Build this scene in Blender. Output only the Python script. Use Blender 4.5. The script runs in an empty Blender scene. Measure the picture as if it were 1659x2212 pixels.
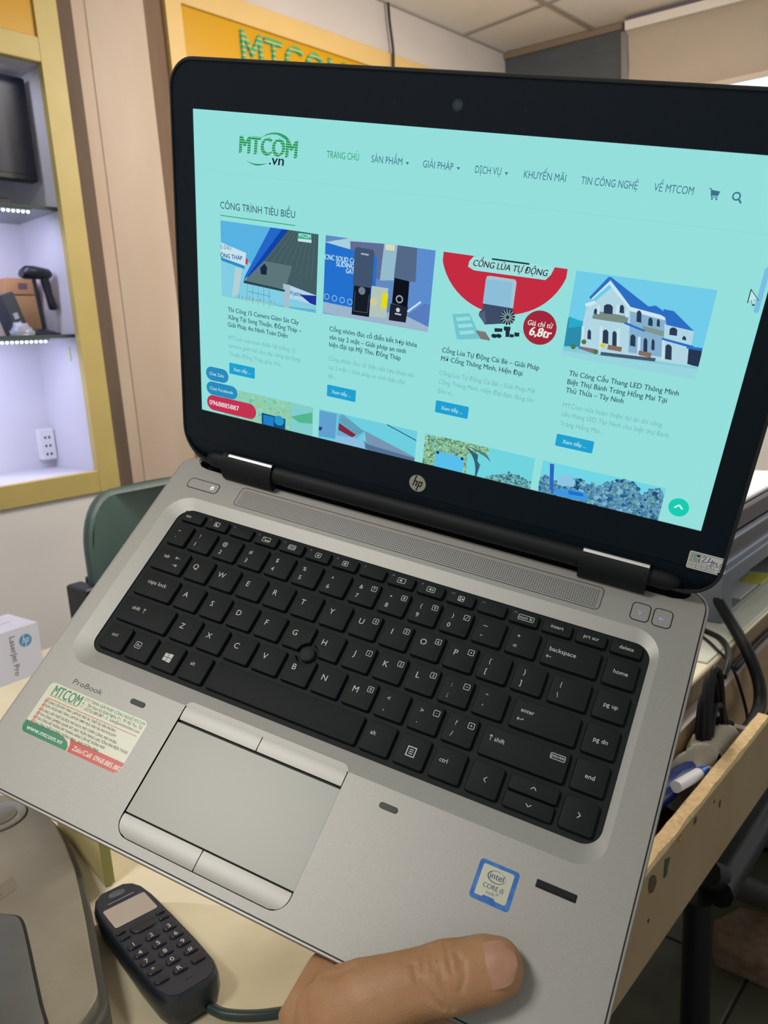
import bpy, math, random
from mathutils import Vector, Matrix, noise
from mathutils.geometry import tessellate_polygon
random.seed(7)
SC = bpy.context.scene
COL = SC.collection

# ------------------------------------------------------------------ camera, world, lamps, exposure
# room axes: X runs along the shop wall, Y points at that wall, Z is up (metres)
F_PX, CX, CY = 1717.666, 829.5, 1106.0
MW = Matrix(((0.65560135, -0.18955135, 0.73092896),
             (-0.75208377, -0.07737895, 0.65450936),
             (-0.06750462, -0.97881703, -0.19328824)))      # camera (x right, y down, z forward) -> room
EYE = Vector((0, 0, 1.2))
cam_data = bpy.data.cameras.new('camera')
cam = bpy.data.objects.new('camera', cam_data)
COL.objects.link(cam)
cam_data.sensor_fit = 'VERTICAL'
cam_data.sensor_height = 36.0
cam_data.lens = 36.0 * F_PX / 2212.0
cam_data.clip_start = 0.01
cam_data.dof.use_dof = True
cam_data.dof.focus_distance = 0.45
cam_data.dof.aperture_fstop = 20.0
r3 = Matrix((MW.col[0], -MW.col[1], -MW.col[2])).transposed()
cam.matrix_world = Matrix.Translation(EYE) @ r3.to_4x4()
SC.camera = cam

SC.view_settings.view_transform = 'Standard'
SC.view_settings.look = 'None'
SC.view_settings.gamma = 1.0
SC.view_settings.use_curve_mapping = False
EXPO = 0.0
SC.view_settings.exposure = EXPO

world = bpy.data.worlds.new('world')
SC.world = world
world.use_nodes = True
world.node_tree.nodes['Background'].inputs[0].default_value = (0.86, 0.92, 0.90, 1)
world.node_tree.nodes['Background'].inputs[1].default_value = 0.62


def area(name, loc, sx, sy, power, col, target=None):
    l = bpy.data.lights.new(name, 'AREA')
    l.shape = 'RECTANGLE'
    l.size, l.size_y, l.energy, l.color = sx, sy, power, col
    o = bpy.data.objects.new(name, l)
    COL.objects.link(o)
    o.location = loc
    if target is not None:
        o.rotation_euler = (Vector(target) - Vector(loc)).to_track_quat('-Z', 'Y').to_euler()
    return o


# fluorescent ceiling lamps (one above and behind the photographer's left, one over the counter near the sign)
area('ceiling_lamp_light', (-0.79, 0.40, 2.50), 0.42, 0.42, 19, (1.0, 0.98, 0.93))
area('ceiling_lamp_light', (2.0, 1.05, 2.50), 1.2, 0.30, 21, (1.0, 0.93, 0.82))

fill_lamp = bpy.data.lights.new('upper_fill_light', 'POINT')  # added fill light without a fixture, brightens the ceiling and upper walls
fill_lamp.energy, fill_lamp.color, fill_lamp.shadow_soft_size = 30, (1.0, 0.92, 0.82), 0.12
fill_o = bpy.data.objects.new('upper_fill_light', fill_lamp)
COL.objects.link(fill_o)
fill_o.location = (2.2, 1.0, 2.25)

# ------------------------------------------------------------------ helpers


def ray(px):
    return MW @ Vector(((px[0] - CX) / F_PX, (px[1] - CY) / F_PX, 1.0))


def on_z(px, z):
    r = ray(px); return EYE + r * ((z - EYE.z) / r.z)


def on_y(px, y):
    r = ray(px); return EYE + r * (y / r.y)


def s2l(c):
    c /= 255.0
    return c / 12.92 if c <= 0.04045 else ((c + 0.055) / 1.055) ** 2.4


def lin(rgb):
    return tuple(s2l(c) for c in rgb) + (1.0,)


MATS = {}


def mat(name, rgb, rough=0.5, metal=0.0, spec=0.5, var=0.0, scale=40.0, bump=0.0, bscale=None, rgb2=None, coat=0.0,
        alpha=1.0, trans=0.0, detail=4.0, stretch=None):
    """principled material, optional noise variation towards rgb2 and fine bump"""
    if name in MATS:
        return MATS[name]
    m = bpy.data.materials.new(name)
    m.use_nodes = True
    nt = m.node_tree
    b = nt.nodes['Principled BSDF']
    b.inputs['Base Color'].default_value = lin(rgb)
    b.inputs['Roughness'].default_value = rough
    b.inputs['Metallic'].default_value = metal
    b.inputs['Specular IOR Level'].default_value = spec
    b.inputs['Coat Weight'].default_value = coat
    b.inputs['Coat Roughness'].default_value = 0.1
    b.inputs['Alpha'].default_value = alpha
    b.inputs['Transmission Weight'].default_value = trans
    if var or bump:
        tc = nt.nodes.new('ShaderNodeTexCoord')
        src = tc.outputs['Object']
        if stretch:
            mp = nt.nodes.new('ShaderNodeMapping')
            mp.inputs['Scale'].default_value = stretch
            nt.links.new(src, mp.inputs['Vector'])
            src = mp.outputs['Vector']
    if var:
        n = nt.nodes.new('ShaderNodeTexNoise')
        n.inputs['Scale'].default_value = scale
        n.inputs['Detail'].default_value = detail
        nt.links.new(src, n.inputs['Vector'])
        cr = nt.nodes.new('ShaderNodeValToRGB')
        cr.color_ramp.elements[0].position = 0.5 - 0.28
        cr.color_ramp.elements[1].position = 0.5 + 0.28
        c2 = rgb2 if rgb2 else tuple(max(0, c * (1 - var)) for c in rgb)
        cr.color_ramp.elements[0].color = lin(c2)
        cr.color_ramp.elements[1].color = lin(rgb)
        nt.links.new(n.outputs['Fac'], cr.inputs['Fac'])
        nt.links.new(cr.outputs['Color'], b.inputs['Base Color'])
    if bump:
        n2 = nt.nodes.new('ShaderNodeTexNoise')
        n2.inputs['Scale'].default_value = bscale or scale
        n2.inputs['Detail'].default_value = 3.0
        nt.links.new(src, n2.inputs['Vector'])
        bm_ = nt.nodes.new('ShaderNodeBump')
        bm_.inputs['Strength'].default_value = bump
        bm_.inputs['Distance'].default_value = 0.001
        nt.links.new(n2.outputs['Fac'], bm_.inputs['Height'])
        nt.links.new(bm_.outputs['Normal'], b.inputs['Normal'])
    MATS[name] = m
    return m


def emit(name, rgb, k=1.0):
    if name in MATS:
        return MATS[name]
    m = bpy.data.materials.new(name)
    m.use_nodes = True
    nt = m.node_tree
    nt.nodes.clear()
    e = nt.nodes.new('ShaderNodeEmission')
    o = nt.nodes.new('ShaderNodeOutputMaterial')
    e.inputs[0].default_value = lin(rgb)
    e.inputs[1].default_value = k / (2 ** EXPO)
    nt.links.new(e.outputs[0], o.inputs[0])
    MATS[name] = m
    return m


def px_emit(rgb):
    """a colour shown by the laptop screen"""
    return emit('screen_%d_%d_%d' % tuple(rgb), rgb)


def noise_emit(name, a, b, scale, mid=0.5, w=0.12):
    """screen picture texture: two colours mixed by noise (foliage and the like)"""
    if name in MATS:
        return MATS[name]
    m = emit(name, a)
    nt = m.node_tree
    tc = nt.nodes.new('ShaderNodeTexCoord')
    n = nt.nodes.new('ShaderNodeTexNoise')
    n.inputs['Scale'].default_value = scale
    n.inputs['Detail'].default_value = 6
    cr = nt.nodes.new('ShaderNodeValToRGB')
    cr.color_ramp.elements[0].position = mid - w
    cr.color_ramp.elements[1].position = mid + w
    cr.color_ramp.elements[0].color = lin(a)
    cr.color_ramp.elements[1].color = lin(b)
    nt.links.new(tc.outputs['Object'], n.inputs['Vector'])
    nt.links.new(n.outputs['Fac'], cr.inputs['Fac'])
    nt.links.new(cr.outputs['Color'], nt.nodes['Emission'].inputs[0])
    return m


def stripe(name, a, b, axis, period, duty=0.68, em=False, rough=0.5, phase=0.0):
    """printed lettering cut by thin horizontal lines"""
    if name in MATS:
        return MATS[name]
    m = emit(name, a) if em else mat(name, a, rough)
    nt = m.node_tree
    tc = nt.nodes.new('ShaderNodeTexCoord')
    sp = nt.nodes.new('ShaderNodeSeparateXYZ')
    nt.links.new(tc.outputs['Object'], sp.inputs[0])
    mu = nt.nodes.new('ShaderNodeMath'); mu.operation = 'MULTIPLY_ADD'
    mu.inputs[1].default_value = 1.0 / period
    mu.inputs[2].default_value = phase
    nt.links.new(sp.outputs[axis], mu.inputs[0])
    fr = nt.nodes.new('ShaderNodeMath'); fr.operation = 'FRACT'
    nt.links.new(mu.outputs[0], fr.inputs[0])
    gt = nt.nodes.new('ShaderNodeMath'); gt.operation = 'GREATER_THAN'
    gt.inputs[1].default_value = duty
    nt.links.new(fr.outputs[0], gt.inputs[0])
    mx = nt.nodes.new('ShaderNodeMix'); mx.data_type = 'RGBA'
    mx.inputs['A'].default_value = lin(a)
    mx.inputs['B'].default_value = lin(b)
    nt.links.new(gt.outputs[0], mx.inputs['Factor'])
    tgt = nt.nodes['Emission'].inputs[0] if em else nt.nodes['Principled BSDF'].inputs['Base Color']
    nt.links.new(mx.outputs['Result'], tgt)
    return m


def rrect(x0, y0, x1, y1, r, n=5):
    """rounded rectangle, counter-clockwise; r one radius or (bl, br, tr, tl)"""
    if not hasattr(r, '__len__'):
        r = (r,) * 4
    out = []
    for (cx, cy, a0, q) in ((x0 + r[0], y0 + r[0], 180, r[0]), (x1 - r[1], y0 + r[1], 270, r[1]),
                            (x1 - r[2], y1 - r[2], 0, r[2]), (x0 + r[3], y1 - r[3], 90, r[3])):
        if q <= 1e-9:
            out.append((cx, cy)); continue
        for i in range(n + 1):
            a = math.radians(a0 + 90 * i / n)
            out.append((cx + q * math.cos(a), cy + q * math.sin(a)))
    return out


def circ(cx, cy, r, n=24, ry=None):
    ry = ry or r
    return [(cx + r * math.cos(2 * math.pi * i / n), cy + ry * math.sin(2 * math.pi * i / n)) for i in range(n)]


def inset(poly, d):
    """shrink a convex-ish polygon by d (mitre)"""
    n = len(poly); out = []
    for i in range(n):
        p0, p1, p2 = Vector(poly[i - 1]), Vector(poly[i]), Vector(poly[(i + 1) % n])
        e1, e2 = (p1 - p0), (p2 - p1)
        if e1.length < 1e-9: e1 = e2
        if e2.length < 1e-9: e2 = e1
        n1 = Vector((-e1.y, e1.x)).normalized(); n2 = Vector((-e2.y, e2.x)).normalized()
        m = (n1 + n2)
        if m.length < 1e-6: m = n1
        m.normalize()
        k = max(0.35, m.dot(n1))
        q = p1 + m * (d / k)
        out.append((q.x, q.y))
    return out


GLY = {}


def glyph(s, off=0.0, shear=0.0):
    k = (s, off, shear)
    if k not in GLY:
        c = bpy.data.curves.new('t', 'FONT')
        c.body = s; c.resolution_u = 3; c.offset = off; c.shear = shear
        o = bpy.data.objects.new('t', c)
        me = o.to_mesh()
        vs = [(v.co.x, v.co.y) for v in me.vertices]
        fs = [tuple(p.vertices) for p in me.polygons]
        o.to_mesh_clear()
        bpy.data.objects.remove(o); bpy.data.curves.remove(c)
        GLY[k] = (vs, fs)
    return GLY[k]


class MB:
    """mesh builder; xf maps builder coordinates to object coordinates"""

    def __init__(self, xf=None):
        self.v = []; self.f = []; self.m = []; self.mats = []; self.xf = xf or (lambda p: Vector(p))

    def mi(self, m):
        if m not in self.mats: self.mats.append(m)
        return self.mats.index(m)

    def add(self, vs, fs, m):
        o = len(self.v); k = self.mi(m)
        self.v += [self.xf(p) for p in vs]
        for f in fs:
            self.f.append(tuple(i + o for i in f)); self.m.append(k)
        return self

    def flat(self, poly, z, m, holes=()):
        loops = [[Vector((p[0], p[1], 0)) for p in l] for l in (poly,) + tuple(holes)]
        allp = [p for l in (poly,) + tuple(holes) for p in l]
        tris = tessellate_polygon(loops)
        fs = []
        for t in tris:
            a, b, c = (allp[i] for i in t)
            s = (b[0] - a[0]) * (c[1] - a[1]) - (b[1] - a[1]) * (c[0] - a[0])
            fs.append(t if s > 0 else t[::-1])
        return self.add([(p[0], p[1], z) for p in allp], fs, m)

    def ngon(self, poly, z, m):
        a = sum(poly[i - 1][0] * poly[i][1] - poly[i][0] * poly[i - 1][1] for i in range(len(poly)))
        q = poly if a > 0 else poly[::-1]
        return self.add([(p[0], p[1], z) for p in q], [tuple(range(len(q)))], m)

    def loft(self, loops, m, cap0=True, cap1=True, closed=True):
        """loops: lists of 3-D points of equal length"""
        n = len(loops[0]); vs = [p for l in loops for p in l]; fs = []
        for j in range(len(loops) - 1):
            for i in range(n if closed else n - 1):
                a, b = j * n + i, j * n + (i + 1) % n
                fs.append((a, b, b + n, a + n))
        if cap0: fs.append(tuple(range(n - 1, -1, -1)))
        if cap1: fs.append(tuple(range((len(loops) - 1) * n, len(loops) * n)))
        return self.add(vs, fs, m)

    def prism(self, poly, z0, z1, m, bev=0.0):
        L = [[(p[0], p[1], z0) for p in poly]]
        if bev:
            L.append([(p[0], p[1], z1 - bev) for p in poly])
            q = inset(poly, bev * 0.35); L.append([(p[0], p[1], z1 - bev * 0.35) for p in q])
            q = inset(poly, bev); L.append([(p[0], p[1], z1) for p in q])
        else:
            L.append([(p[0], p[1], z1) for p in poly])
        return self.loft(L, m)

    def wall(self, poly, z0, z1, m):
        return self.loft([[(p[0], p[1], z0) for p in poly], [(p[0], p[1], z1) for p in poly]], m, False, False)

    def box(self, a, b, m):
        x0, y0, z0 = a; x1, y1, z1 = b
        vs = [(x, y, z) for z in (z0, z1) for (x, y) in ((x0, y0), (x1, y0), (x1, y1), (x0, y1))]
        return self.add(vs, [(3, 2, 1, 0), (4, 5, 6, 7), (0, 1, 5, 4), (1, 2, 6, 5), (2, 3, 7, 6), (3, 0, 4, 7)], m)

    def bbox(self, a, b, m, c=0.003):
        """box with chamfered edges"""
        x0, y0, z0 = a; x1, y1, z1 = b
        def L(d, z): return [(x0 + d, y0 + d, z), (x1 - d, y0 + d, z), (x1 - d, y1 - d, z), (x0 + d, y1 - d, z)]
        return self.loft([L(c, z0), L(0, z0 + c), L(0, z1 - c), L(c, z1)], m)

    def tube(self, pts, r, m, n=8, cap=True, flat=1.0):
        pts = [Vector(p) for p in pts]; rs = r if hasattr(r, '__len__') else [r] * len(pts)
        loops = []; up = None
        for i, p in enumerate(pts):
            d = (pts[min(i + 1, len(pts) - 1)] - pts[max(i - 1, 0)])
            d = d.normalized() if d.length > 1e-9 else Vector((0, 0, 1))
            if up is None:
                up = Vector((0, 0, 1)) if abs(d.z) < 0.9 else Vector((1, 0, 0))
            s = d.cross(up).normalized(); up = s.cross(d).normalized()
            loops.append([p + s * (math.cos(2 * math.pi * k / n) * rs[i]) + up * (math.sin(2 * math.pi * k / n) * rs[i] * flat)
                          for k in range(n)])
        loops = [l[::-1] for l in loops]
        return self.loft(loops, m, cap, cap)

    def text(self, s, x, y, m, z=0.0, h=None, w=None, anchor='l', off=0.0, shear=0.0):
        """h: cap height, w: fitted width, y: baseline"""
        vs, fs = glyph(s, 0.0, shear)
        if not vs: return self
        x0 = min(v[0] for v in vs); x1 = max(v[0] for v in vs); bw = max(1e-6, x1 - x0)
        sy = h / 0.682 if h else w / bw
        sx = w / bw if w else sy
        W_ = bw * sx
        ox = {'l': x, 'c': x - W_ / 2, 'r': x - W_}[anchor]
        self.add([(ox + (v[0] - x0) * sx, y + v[1] * sy, z) for v in vs], fs, m)
        for k in ((-1, 1) if off else ()):                       # heavier strokes: the same letters set again, a hair to the side
            self.add([(ox + (v[0] - x0 + k * off) * sx, y + (v[1] + k * off * 0.4) * sy, z + 0.004 * k * (1 if sy > 0.02 else 0.0005)) for v in vs], fs, m)
        return self

    def build(self, name, parent=None, smooth=None):
        me = bpy.data.meshes.new(name)
        me.from_pydata([tuple(p) for p in self.v], [], self.f)
        for m in self.mats: me.materials.append(m)
        for p, k in zip(me.polygons, self.m): p.material_index = k
        if smooth is not None:
            me.shade_smooth(); me.set_sharp_from_angle(angle=math.radians(smooth))
        me.update()
        o = bpy.data.objects.new(name, me)
        COL.objects.link(o)
        if parent: o.parent = parent
        return o


def spline(pts, k=6):
    """Catmull-Rom through points"""
    P = [Vector(p) for p in pts]; P = [P[0] * 2 - P[1]] + P + [P[-1] * 2 - P[-2]]; out = []
    for i in range(1, len(P) - 2):
        for j in range(k):
            t = j / k; a, b, c, d = P[i - 1], P[i], P[i + 1], P[i + 2]
            out.append(0.5 * ((2 * b) + (c - a) * t + (2 * a - 5 * b + 4 * c - d) * t * t + (3 * b - a - 3 * c + d) * t ** 3))
    out.append(P[-2])
    return out


def thing(name, label, cat, loc=(0, 0, 0), group=None, mtx=None):
    o = bpy.data.objects.new(name, None)
    COL.objects.link(o)
    o.empty_display_size = 0.05
    if mtx is not None: o.matrix_world = mtx
    else: o.location = loc
    o['label'] = label; o['category'] = cat
    if group: o['group'] = group
    return o


def tag(o, label, cat, group=None):
    o['label'] = label; o['category'] = cat
    if group: o['group'] = group
    return o


def struct(o):
    o['kind'] = 'structure'
    return o


def shift(loc):
    l = Vector(loc)
    return lambda p: Vector(p) - l


M_DARK = mat('seam_black', (12, 13, 15), 0.6)


# ------------------------------------------------------------------ room shell
ZC, YW = 2.555, 2.20
KC = Vector((3.533, 2.2, 0))                                   # far corner of the room
BD = Vector((0.2026, -0.979, 0)).normalized()                  # the end wall runs this way
BN = Vector((BD.y, -BD.x, 0))                                  # pointing into the room
M_WALL = mat('wall_cream', (240, 234, 232), 0.8, var=0.06, scale=3, bump=0.15, bscale=60)
M_WALLU = mat('wall_lilac_white', (206, 196, 190), 0.8, var=0.04, scale=4)
M_YEL = mat('frame_yellow', (198, 176, 106), 0.45, var=0.05, scale=12)
M_ORA = mat('panel_yellow', (202, 150, 6), 0.3, 0, 0.3)
M_INT = mat('cabinet_white', (214, 212, 222), 0.5, var=0.03, scale=5)
M_POST = mat('post_beige', (194, 176, 160), 0.6, var=0.10, scale=9, rgb2=(182, 154, 132), stretch=(1, 1, 0.25))
M_POST2 = mat('post_panel', (196, 176, 160), 0.6, var=0.10, scale=7, rgb2=(182, 160, 140), stretch=(1, 1, 0.3))
M_GAP = mat('gap_brown', (132, 104, 82), 0.8, var=0.25, scale=14, stretch=(1, 1, 0.15))
M_CEIL = mat('ceiling_tile', (236, 228, 220), 0.85, var=0.03, scale=6)
M_GRID = mat('ceiling_grid', (168, 158, 148), 0.6)
M_FLOOR = mat('floor_tile', (88, 88, 72), 0.45, var=0.5, scale=6, rgb2=(44, 50, 42))
M_PANEL = mat('slate_panel', (80, 85, 92), 0.7, var=0.12, scale=8, stretch=(1, 1, 4))


def bx(name, a, c, m, parent=None, ch=0.0):
    b = MB()
    (b.bbox(a, c, m, ch) if ch else b.box(a, c, m))
    return b.build(name, parent)


fl = struct(bx('floor', (-3, -2.5, -0.05), (4.6, 2.6, -0.004), mat('floor_grout', (40, 42, 38), 0.7)))
TS = 0.4
b = MB(); b.bbox((0.003, 0.003, -0.006), (TS - 0.003, TS - 0.003, 0.0), M_FLOOR, 0.002)
t0 = b.build('floor_tile', fl); t0.location = (-2.6, -2.4, 0)
first = True
for i in range(17):
    for j in range(12):
        if first: first = False; continue
        t = t0.copy(); COL.objects.link(t); t.parent = fl; t.location = (-2.6 + i * TS, -2.4 + j * TS, 0)

# shop wall below and above the built-in cases
w = struct(bx('wall_back', (-3, YW + 0.30, 0), (3.6, YW + 0.40, ZC), M_WALL))
wl = struct(bx('wall_lower', (-3, YW, 0), (1.256, YW + 0.30, 0.857), M_WALL))
wu = struct(bx('wall_upper', (1.612, YW, 2.372), (3.62, YW + 0.30, ZC), M_WALLU))
wr = struct(bx('wall_lower', (1.612, YW, 0), (3.62, YW + 0.30, 1.2), M_WALL))
struct(bx('trim_1', (1.256, YW - 0.004, 0), (1.304, YW + 0.30, ZC), mat('gap_dark', (112, 92, 77), 0.8, var=0.25, scale=14, stretch=(1, 1, 0.15))))
struct(bx('trim_2', (1.541, YW + 0.002, 0), (1.612, YW + 0.30, ZC), M_GAP))
po = struct(bx('trim_3', (1.304, YW, 0), (1.541, YW + 0.30, ZC), M_POST))
bx('panel', (1.348, YW - 0.0025, 0), (1.541, YW + 0.001, ZC), M_POST2, po, 0.001)

# end wall with slate panel, window and raised roller blind


def XE(p):
    """u along the end wall, v into the room, z"""
    return KC + BD * p[0] + BN * p[1] + Vector((0, 0, p[2]))


def eb(name, a, c, m, parent=None):
    b = MB(XE); b.box(a, c, m); return b.build(name, parent)


we = struct(eb('wall_right', (-0.3, -0.12, 0), (0.60, -0.001, ZC), M_PANEL))
eb('wall_right_upper', (0.60, -0.12, 2.50), (3.2, -0.001, ZC), M_WALLU, we)
eb('wall_right_lower', (0.60, -0.12, 0), (3.2, -0.001, 1.0), M_WALL, we)
struct(eb('trim_4', (0.548, -0.001, 0), (0.576, 0.03, 2.51), mat('trim_grey', (128, 126, 122), 0.6)))
struct(eb('trim_5', (0.0, -0.001, 2.528), (0.55, 0.015, ZC), mat('trim_brown', (130, 112, 96), 0.6)))
wn = struct(eb('window_1', (0.60, -0.10, 1.0), (3.2, -0.09, 2.5), emit('daylight', (238, 244, 250), 1.6)))
for u in (0.60, 1.25, 1.9, 2.55, 3.15): eb('window_bar', (u, -0.085, 1.0), (u + 0.05, -0.03, 2.5), M_WALLU, wn)
bl = thing('roller_blind', 'raised beige roller blind with a white head rail on the window', 'blind', XE((1.3, 0.03, 2.2)))
X0 = shift(bl.location)
b = MB(lambda p: X0(XE(p))); b.box((0.575, 0.0, 2.498), (2.9, 0.075, 2.535), mat('blind_rail', (222, 214, 206), 0.5)); b.build('head_rail', bl)
b = MB(lambda p: X0(XE(p))); b.box((0.575, 0.0, 2.538), (2.9, 0.06, 2.552), mat('blind_track', (96, 88, 104), 0.6)); b.build('track', bl)
b = MB(lambda p: X0(XE(p)))
M_BLIND = mat('blind_cloth', (176, 162, 146), 0.85, var=0.05, scale=3)
prof = []
for i in range(13):
    z = 2.50 - 0.285 * i / 12
    prof.append((0.05 + 0.006 * math.sin(i * 0.9), z))
b.loft([[(0.585, v, z) for v, z in prof], [(2.88, v + 0.004, z) for v, z in prof]], M_BLIND, False, False, closed=False)
b.build('blind_cloth', bl, 60)
b = MB(lambda p: X0(XE(p))); b.box((0.585, 0.03, 2.205), (2.88, 0.06, 2.222), mat('blind_bar', (188, 170, 150), 0.5)); b.build('bottom_bar', bl)

# suspended ceiling: grid bars and single tiles
ce = struct(bx('ceiling', (-3, -2.5, ZC + 0.02), (4.2, 2.5, ZC + 0.06), M_CEIL))
xs = [3.19 - 0.6 * k for k in range(9, -1, -1)] + [3.79]
ys = [1.78 - 0.6 * k for k in range(6, -1, -1)] + [2.20]
TM = {}
for i in range(len(xs) - 1):
    for j in range(len(ys) - 1):
        dx, dy = xs[i + 1] - xs[i], ys[j + 1] - ys[j]
        k = (round(dx, 2), round(dy, 2))
        if k not in TM:
            b = MB(); b.box((0.012, 0.012, 0.004), (dx - 0.012, dy - 0.012, 0.02), M_CEIL)
            t = b.build('ceiling_tile', ce); TM[k] = t
        else:
            t = TM[k].copy(); COL.objects.link(t); t.parent = ce
        t.location = (xs[i], ys[j], ZC)
for x in xs: bx('ceiling_bar', (x - 0.012, ys[0], ZC - 0.002), (x + 0.012, ys[-1], ZC + 0.02), M_GRID, ce)
for y in ys: bx('ceiling_bar', (xs[0], y - 0.012, ZC - 0.0025), (xs[-1], y + 0.012, ZC + 0.02), M_GRID, ce)

# ------------------------------------------------------------------ display case let into the wall
cab = thing('display_case', 'yellow framed wall case with a lit white interior and glass shelves', 'cabinet', (0.7, YW, 0.857))
S = shift(cab.location)


def cb(name, a, c, m, parent=cab, ch=0.0):
    b = MB(S); (b.bbox(a, c, m, ch) if ch else b.box(a, c, m)); return b.build(name, parent)


cb('stile', (1.190, YW - 0.012, 0.857), (1.2555, YW + 0.012, ZC - 0.002), M_YEL, ch=0.002)
cb('rail', (0.0, YW - 0.011, 0.857), (1.1895, YW + 0.012, 0.922), M_YEL, ch=0.002)
cb('rail', (0.0, YW - 0.011, 2.034), (1.1895, YW + 0.012, 2.097), M_YEL, ch=0.002)
cb('header_panel', (0.0, YW - 0.004, 2.0975), (1.1895, YW + 0.010, ZC - 0.003), M_ORA)
DB = YW + 0.27
cb('case_back', (0.0, DB, 0.9), (1.205, DB + 0.02, 2.06), M_INT)
cb('case_side', (1.200, YW + 0.0125, 0.9), (1.255, DB, 2.06), M_INT)
cb('case_floor', (0.0, YW + 0.0125, 0.86), (1.1995, DB, 0.9215), M_INT)
cb('case_top', (0.0, YW + 0.0125, 2.035), (1.1995, DB, 2.06), M_INT)
M_GLASS = mat('shelf_glass', (150, 165, 165), 0.05, 0, 0.5, trans=0.75, alpha=1.0)
M_GEDGE = mat('glass_edge', (70, 82, 84), 0.2)
M_LEDS = emit('led_cool_white', (205, 238, 255), 5.0)
for z, x1, n in ((1.660, 1.113, 10), (1.311, 1.109, 13)):
    sh = cb('glass_shelf', (0.02, YW + 0.03, z), (1.199, DB - 0.002, z + 0.008), M_GLASS)
    cb('shelf_edge', (0.02, YW + 0.024, z - 0.001), (1.199, YW + 0.0295, z + 0.009), M_GEDGE, sh)
    st = cb('led_strip', (0.1, YW + 0.027, z - 0.006), (x1 + 0.01, YW + 0.037, z - 0.0015), mat('led_tape', (120, 124, 130), 0.5), sh)
    for i in range(n * 3):
        x = x1 - 0.0136 * i
        if x < 0.7: break
        b = MB(S); L = []
        for r, dz in ((0.0032, 0.0), (0.0042, -0.003), (0.002, -0.006)):
            L.append([(x + p[0], YW + 0.032 + p[1], z - 0.006 + dz) for p in circ(0, 0, r, 8)][::-1])
        b.loft(L, M_LEDS); b.build('led', cab)
    lg = area('led_strip_light', (0.75, YW + 0.045, z - 0.012), 0.7, 0.03, 2.3, (0.66, 0.68, 1.0), (0.75, YW + 0.045 + 0.06, z - 0.012 - 0.1))
area('led_strip_light', (0.75, YW + 0.045, 2.025), 0.7, 0.03, 1.3, (0.8, 0.82, 1.0), (0.75, YW + 0.105, 1.925))
cb('hook_mark', (1.197, YW + 0.07, 1.245), (1.2, YW + 0.085, 1.285), mat('torn_paper', (206, 206, 178), 0.8))
b = MB(S)
for (z0, n) in ((0.948, 3),):
    b.bbox((1.150, DB - 0.028, z0), (1.196, DB - 0.001, z0 + 0.098), mat('outlet_white', (225, 225, 228), 0.35), 0.003)
out = b.build('power_outlet', cab)
for i in range(3):
    for k in (0, 1):
        b = MB(S); b.box((1.164 + 0.013 * k, DB - 0.0295, 0.963 + 0.026 * i), (1.169 + 0.013 * k, DB - 0.0275, 0.970 + 0.026 * i), M_DARK); b.build('socket_hole', out)

# monitor on the top shelf
mo = thing('monitor', 'black flat monitor standing on the upper glass shelf of the case', 'monitor', (0.95, YW + 0.13, 1.669))
S2 = shift(mo.location)
M_MON = mat('monitor_black', (26, 30, 40), 0.35)
b = MB(S2); b.bbox((0.74, YW + 0.085, 1.745), (1.183, YW + 0.115, 2.018), M_MON, 0.004); b.build('monitor_frame', mo)
b = MB(S2); b.box((0.757, YW + 0.083, 1.763), (1.168, YW + 0.086, 2.003), mat('monitor_glass', (22, 30, 50), 0.3)); b.build('screen', mo)
b = MB(S2); b.box((0.93, YW + 0.115, 1.69), (1.0, YW + 0.135, 1.85), M_MON); b.build('stand', mo)
b = MB(S2); b.bbox((0.85, YW + 0.06, 1.669), (1.08, YW + 0.2, 1.690), M_MON, 0.004); b.build('base', mo)

# bar code scanner on a gooseneck stand
ZS = 1.320
sc_ = thing('barcode_scanner', 'black handheld barcode scanner hooked on a slim stand on the lower shelf', 'scanner', (1.13, YW + 0.1, ZS))
S3 = shift(sc_.location)
M_SCN = mat('scanner_black', (30, 34, 46), 0.38)
b = MB(S3); yy = YW + 0.1
def ring_(c, ax, ru, rv, n=12):
    """ellipse about c, normal ax in the XZ plane"""
    ax = Vector(ax).normalized(); v = Vector((0, 1, 0)); u = v.cross(ax)
    return [Vector(c) + u * (ru * math.cos(2 * math.pi * i / n)) + v * (rv * math.sin(2 * math.pi * i / n)) for i in range(n)]
b.loft([ring_((x, yy, z), (1, 0, -0.12), a, c) for x, z, a, c in ((1.099, 1.497, 0.004, 0.012), (1.101, 1.497, 0.012, 0.02), (1.112, 1.499, 0.019, 0.026), (1.135, 1.499, 0.019, 0.026), (1.160, 1.497, 0.017, 0.024), (1.178, 1.495, 0.015, 0.02), (1.187, 1.494, 0.008, 0.012))], M_SCN)
b.build('scanner_head', sc_, 50)
b = MB(S3)
b.loft([ring_((x, yy, z), (0.15, 0, -1), a, c) for x, z, a, c in ((1.166, 1.500, 0.014, 0.016), (1.168, 1.47, 0.012, 0.014), (1.173, 1.44, 0.0105, 0.013), (1.177, 1.418, 0.011, 0.014), (1.182, 1.399, 0.012, 0.015), (1.183, 1.394, 0.006, 0.008))], M_SCN)
b.build('handle', sc_, 50)
b = MB(S3); b.tube([(1.136, yy + 0.005, 1.49), (1.139, yy + 0.005, 1.45), (1.144, yy + 0.005, 1.39), (1.150, yy + 0.005, ZS + 0.01)], 0.0056, M_SCN); b.build('stand_pole', sc_, 60)
b = MB(S3); b.loft([[(1.135 + p[0], yy + p[1], z) for p in circ(0, 0, r, 20, r * 0.8)] for r, z in ((0.055, ZS), (0.055, ZS + 0.006), (0.035, ZS + 0.014), (0.012, ZS + 0.022))], M_SCN); b.build('stand_base', sc_, 40)

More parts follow.
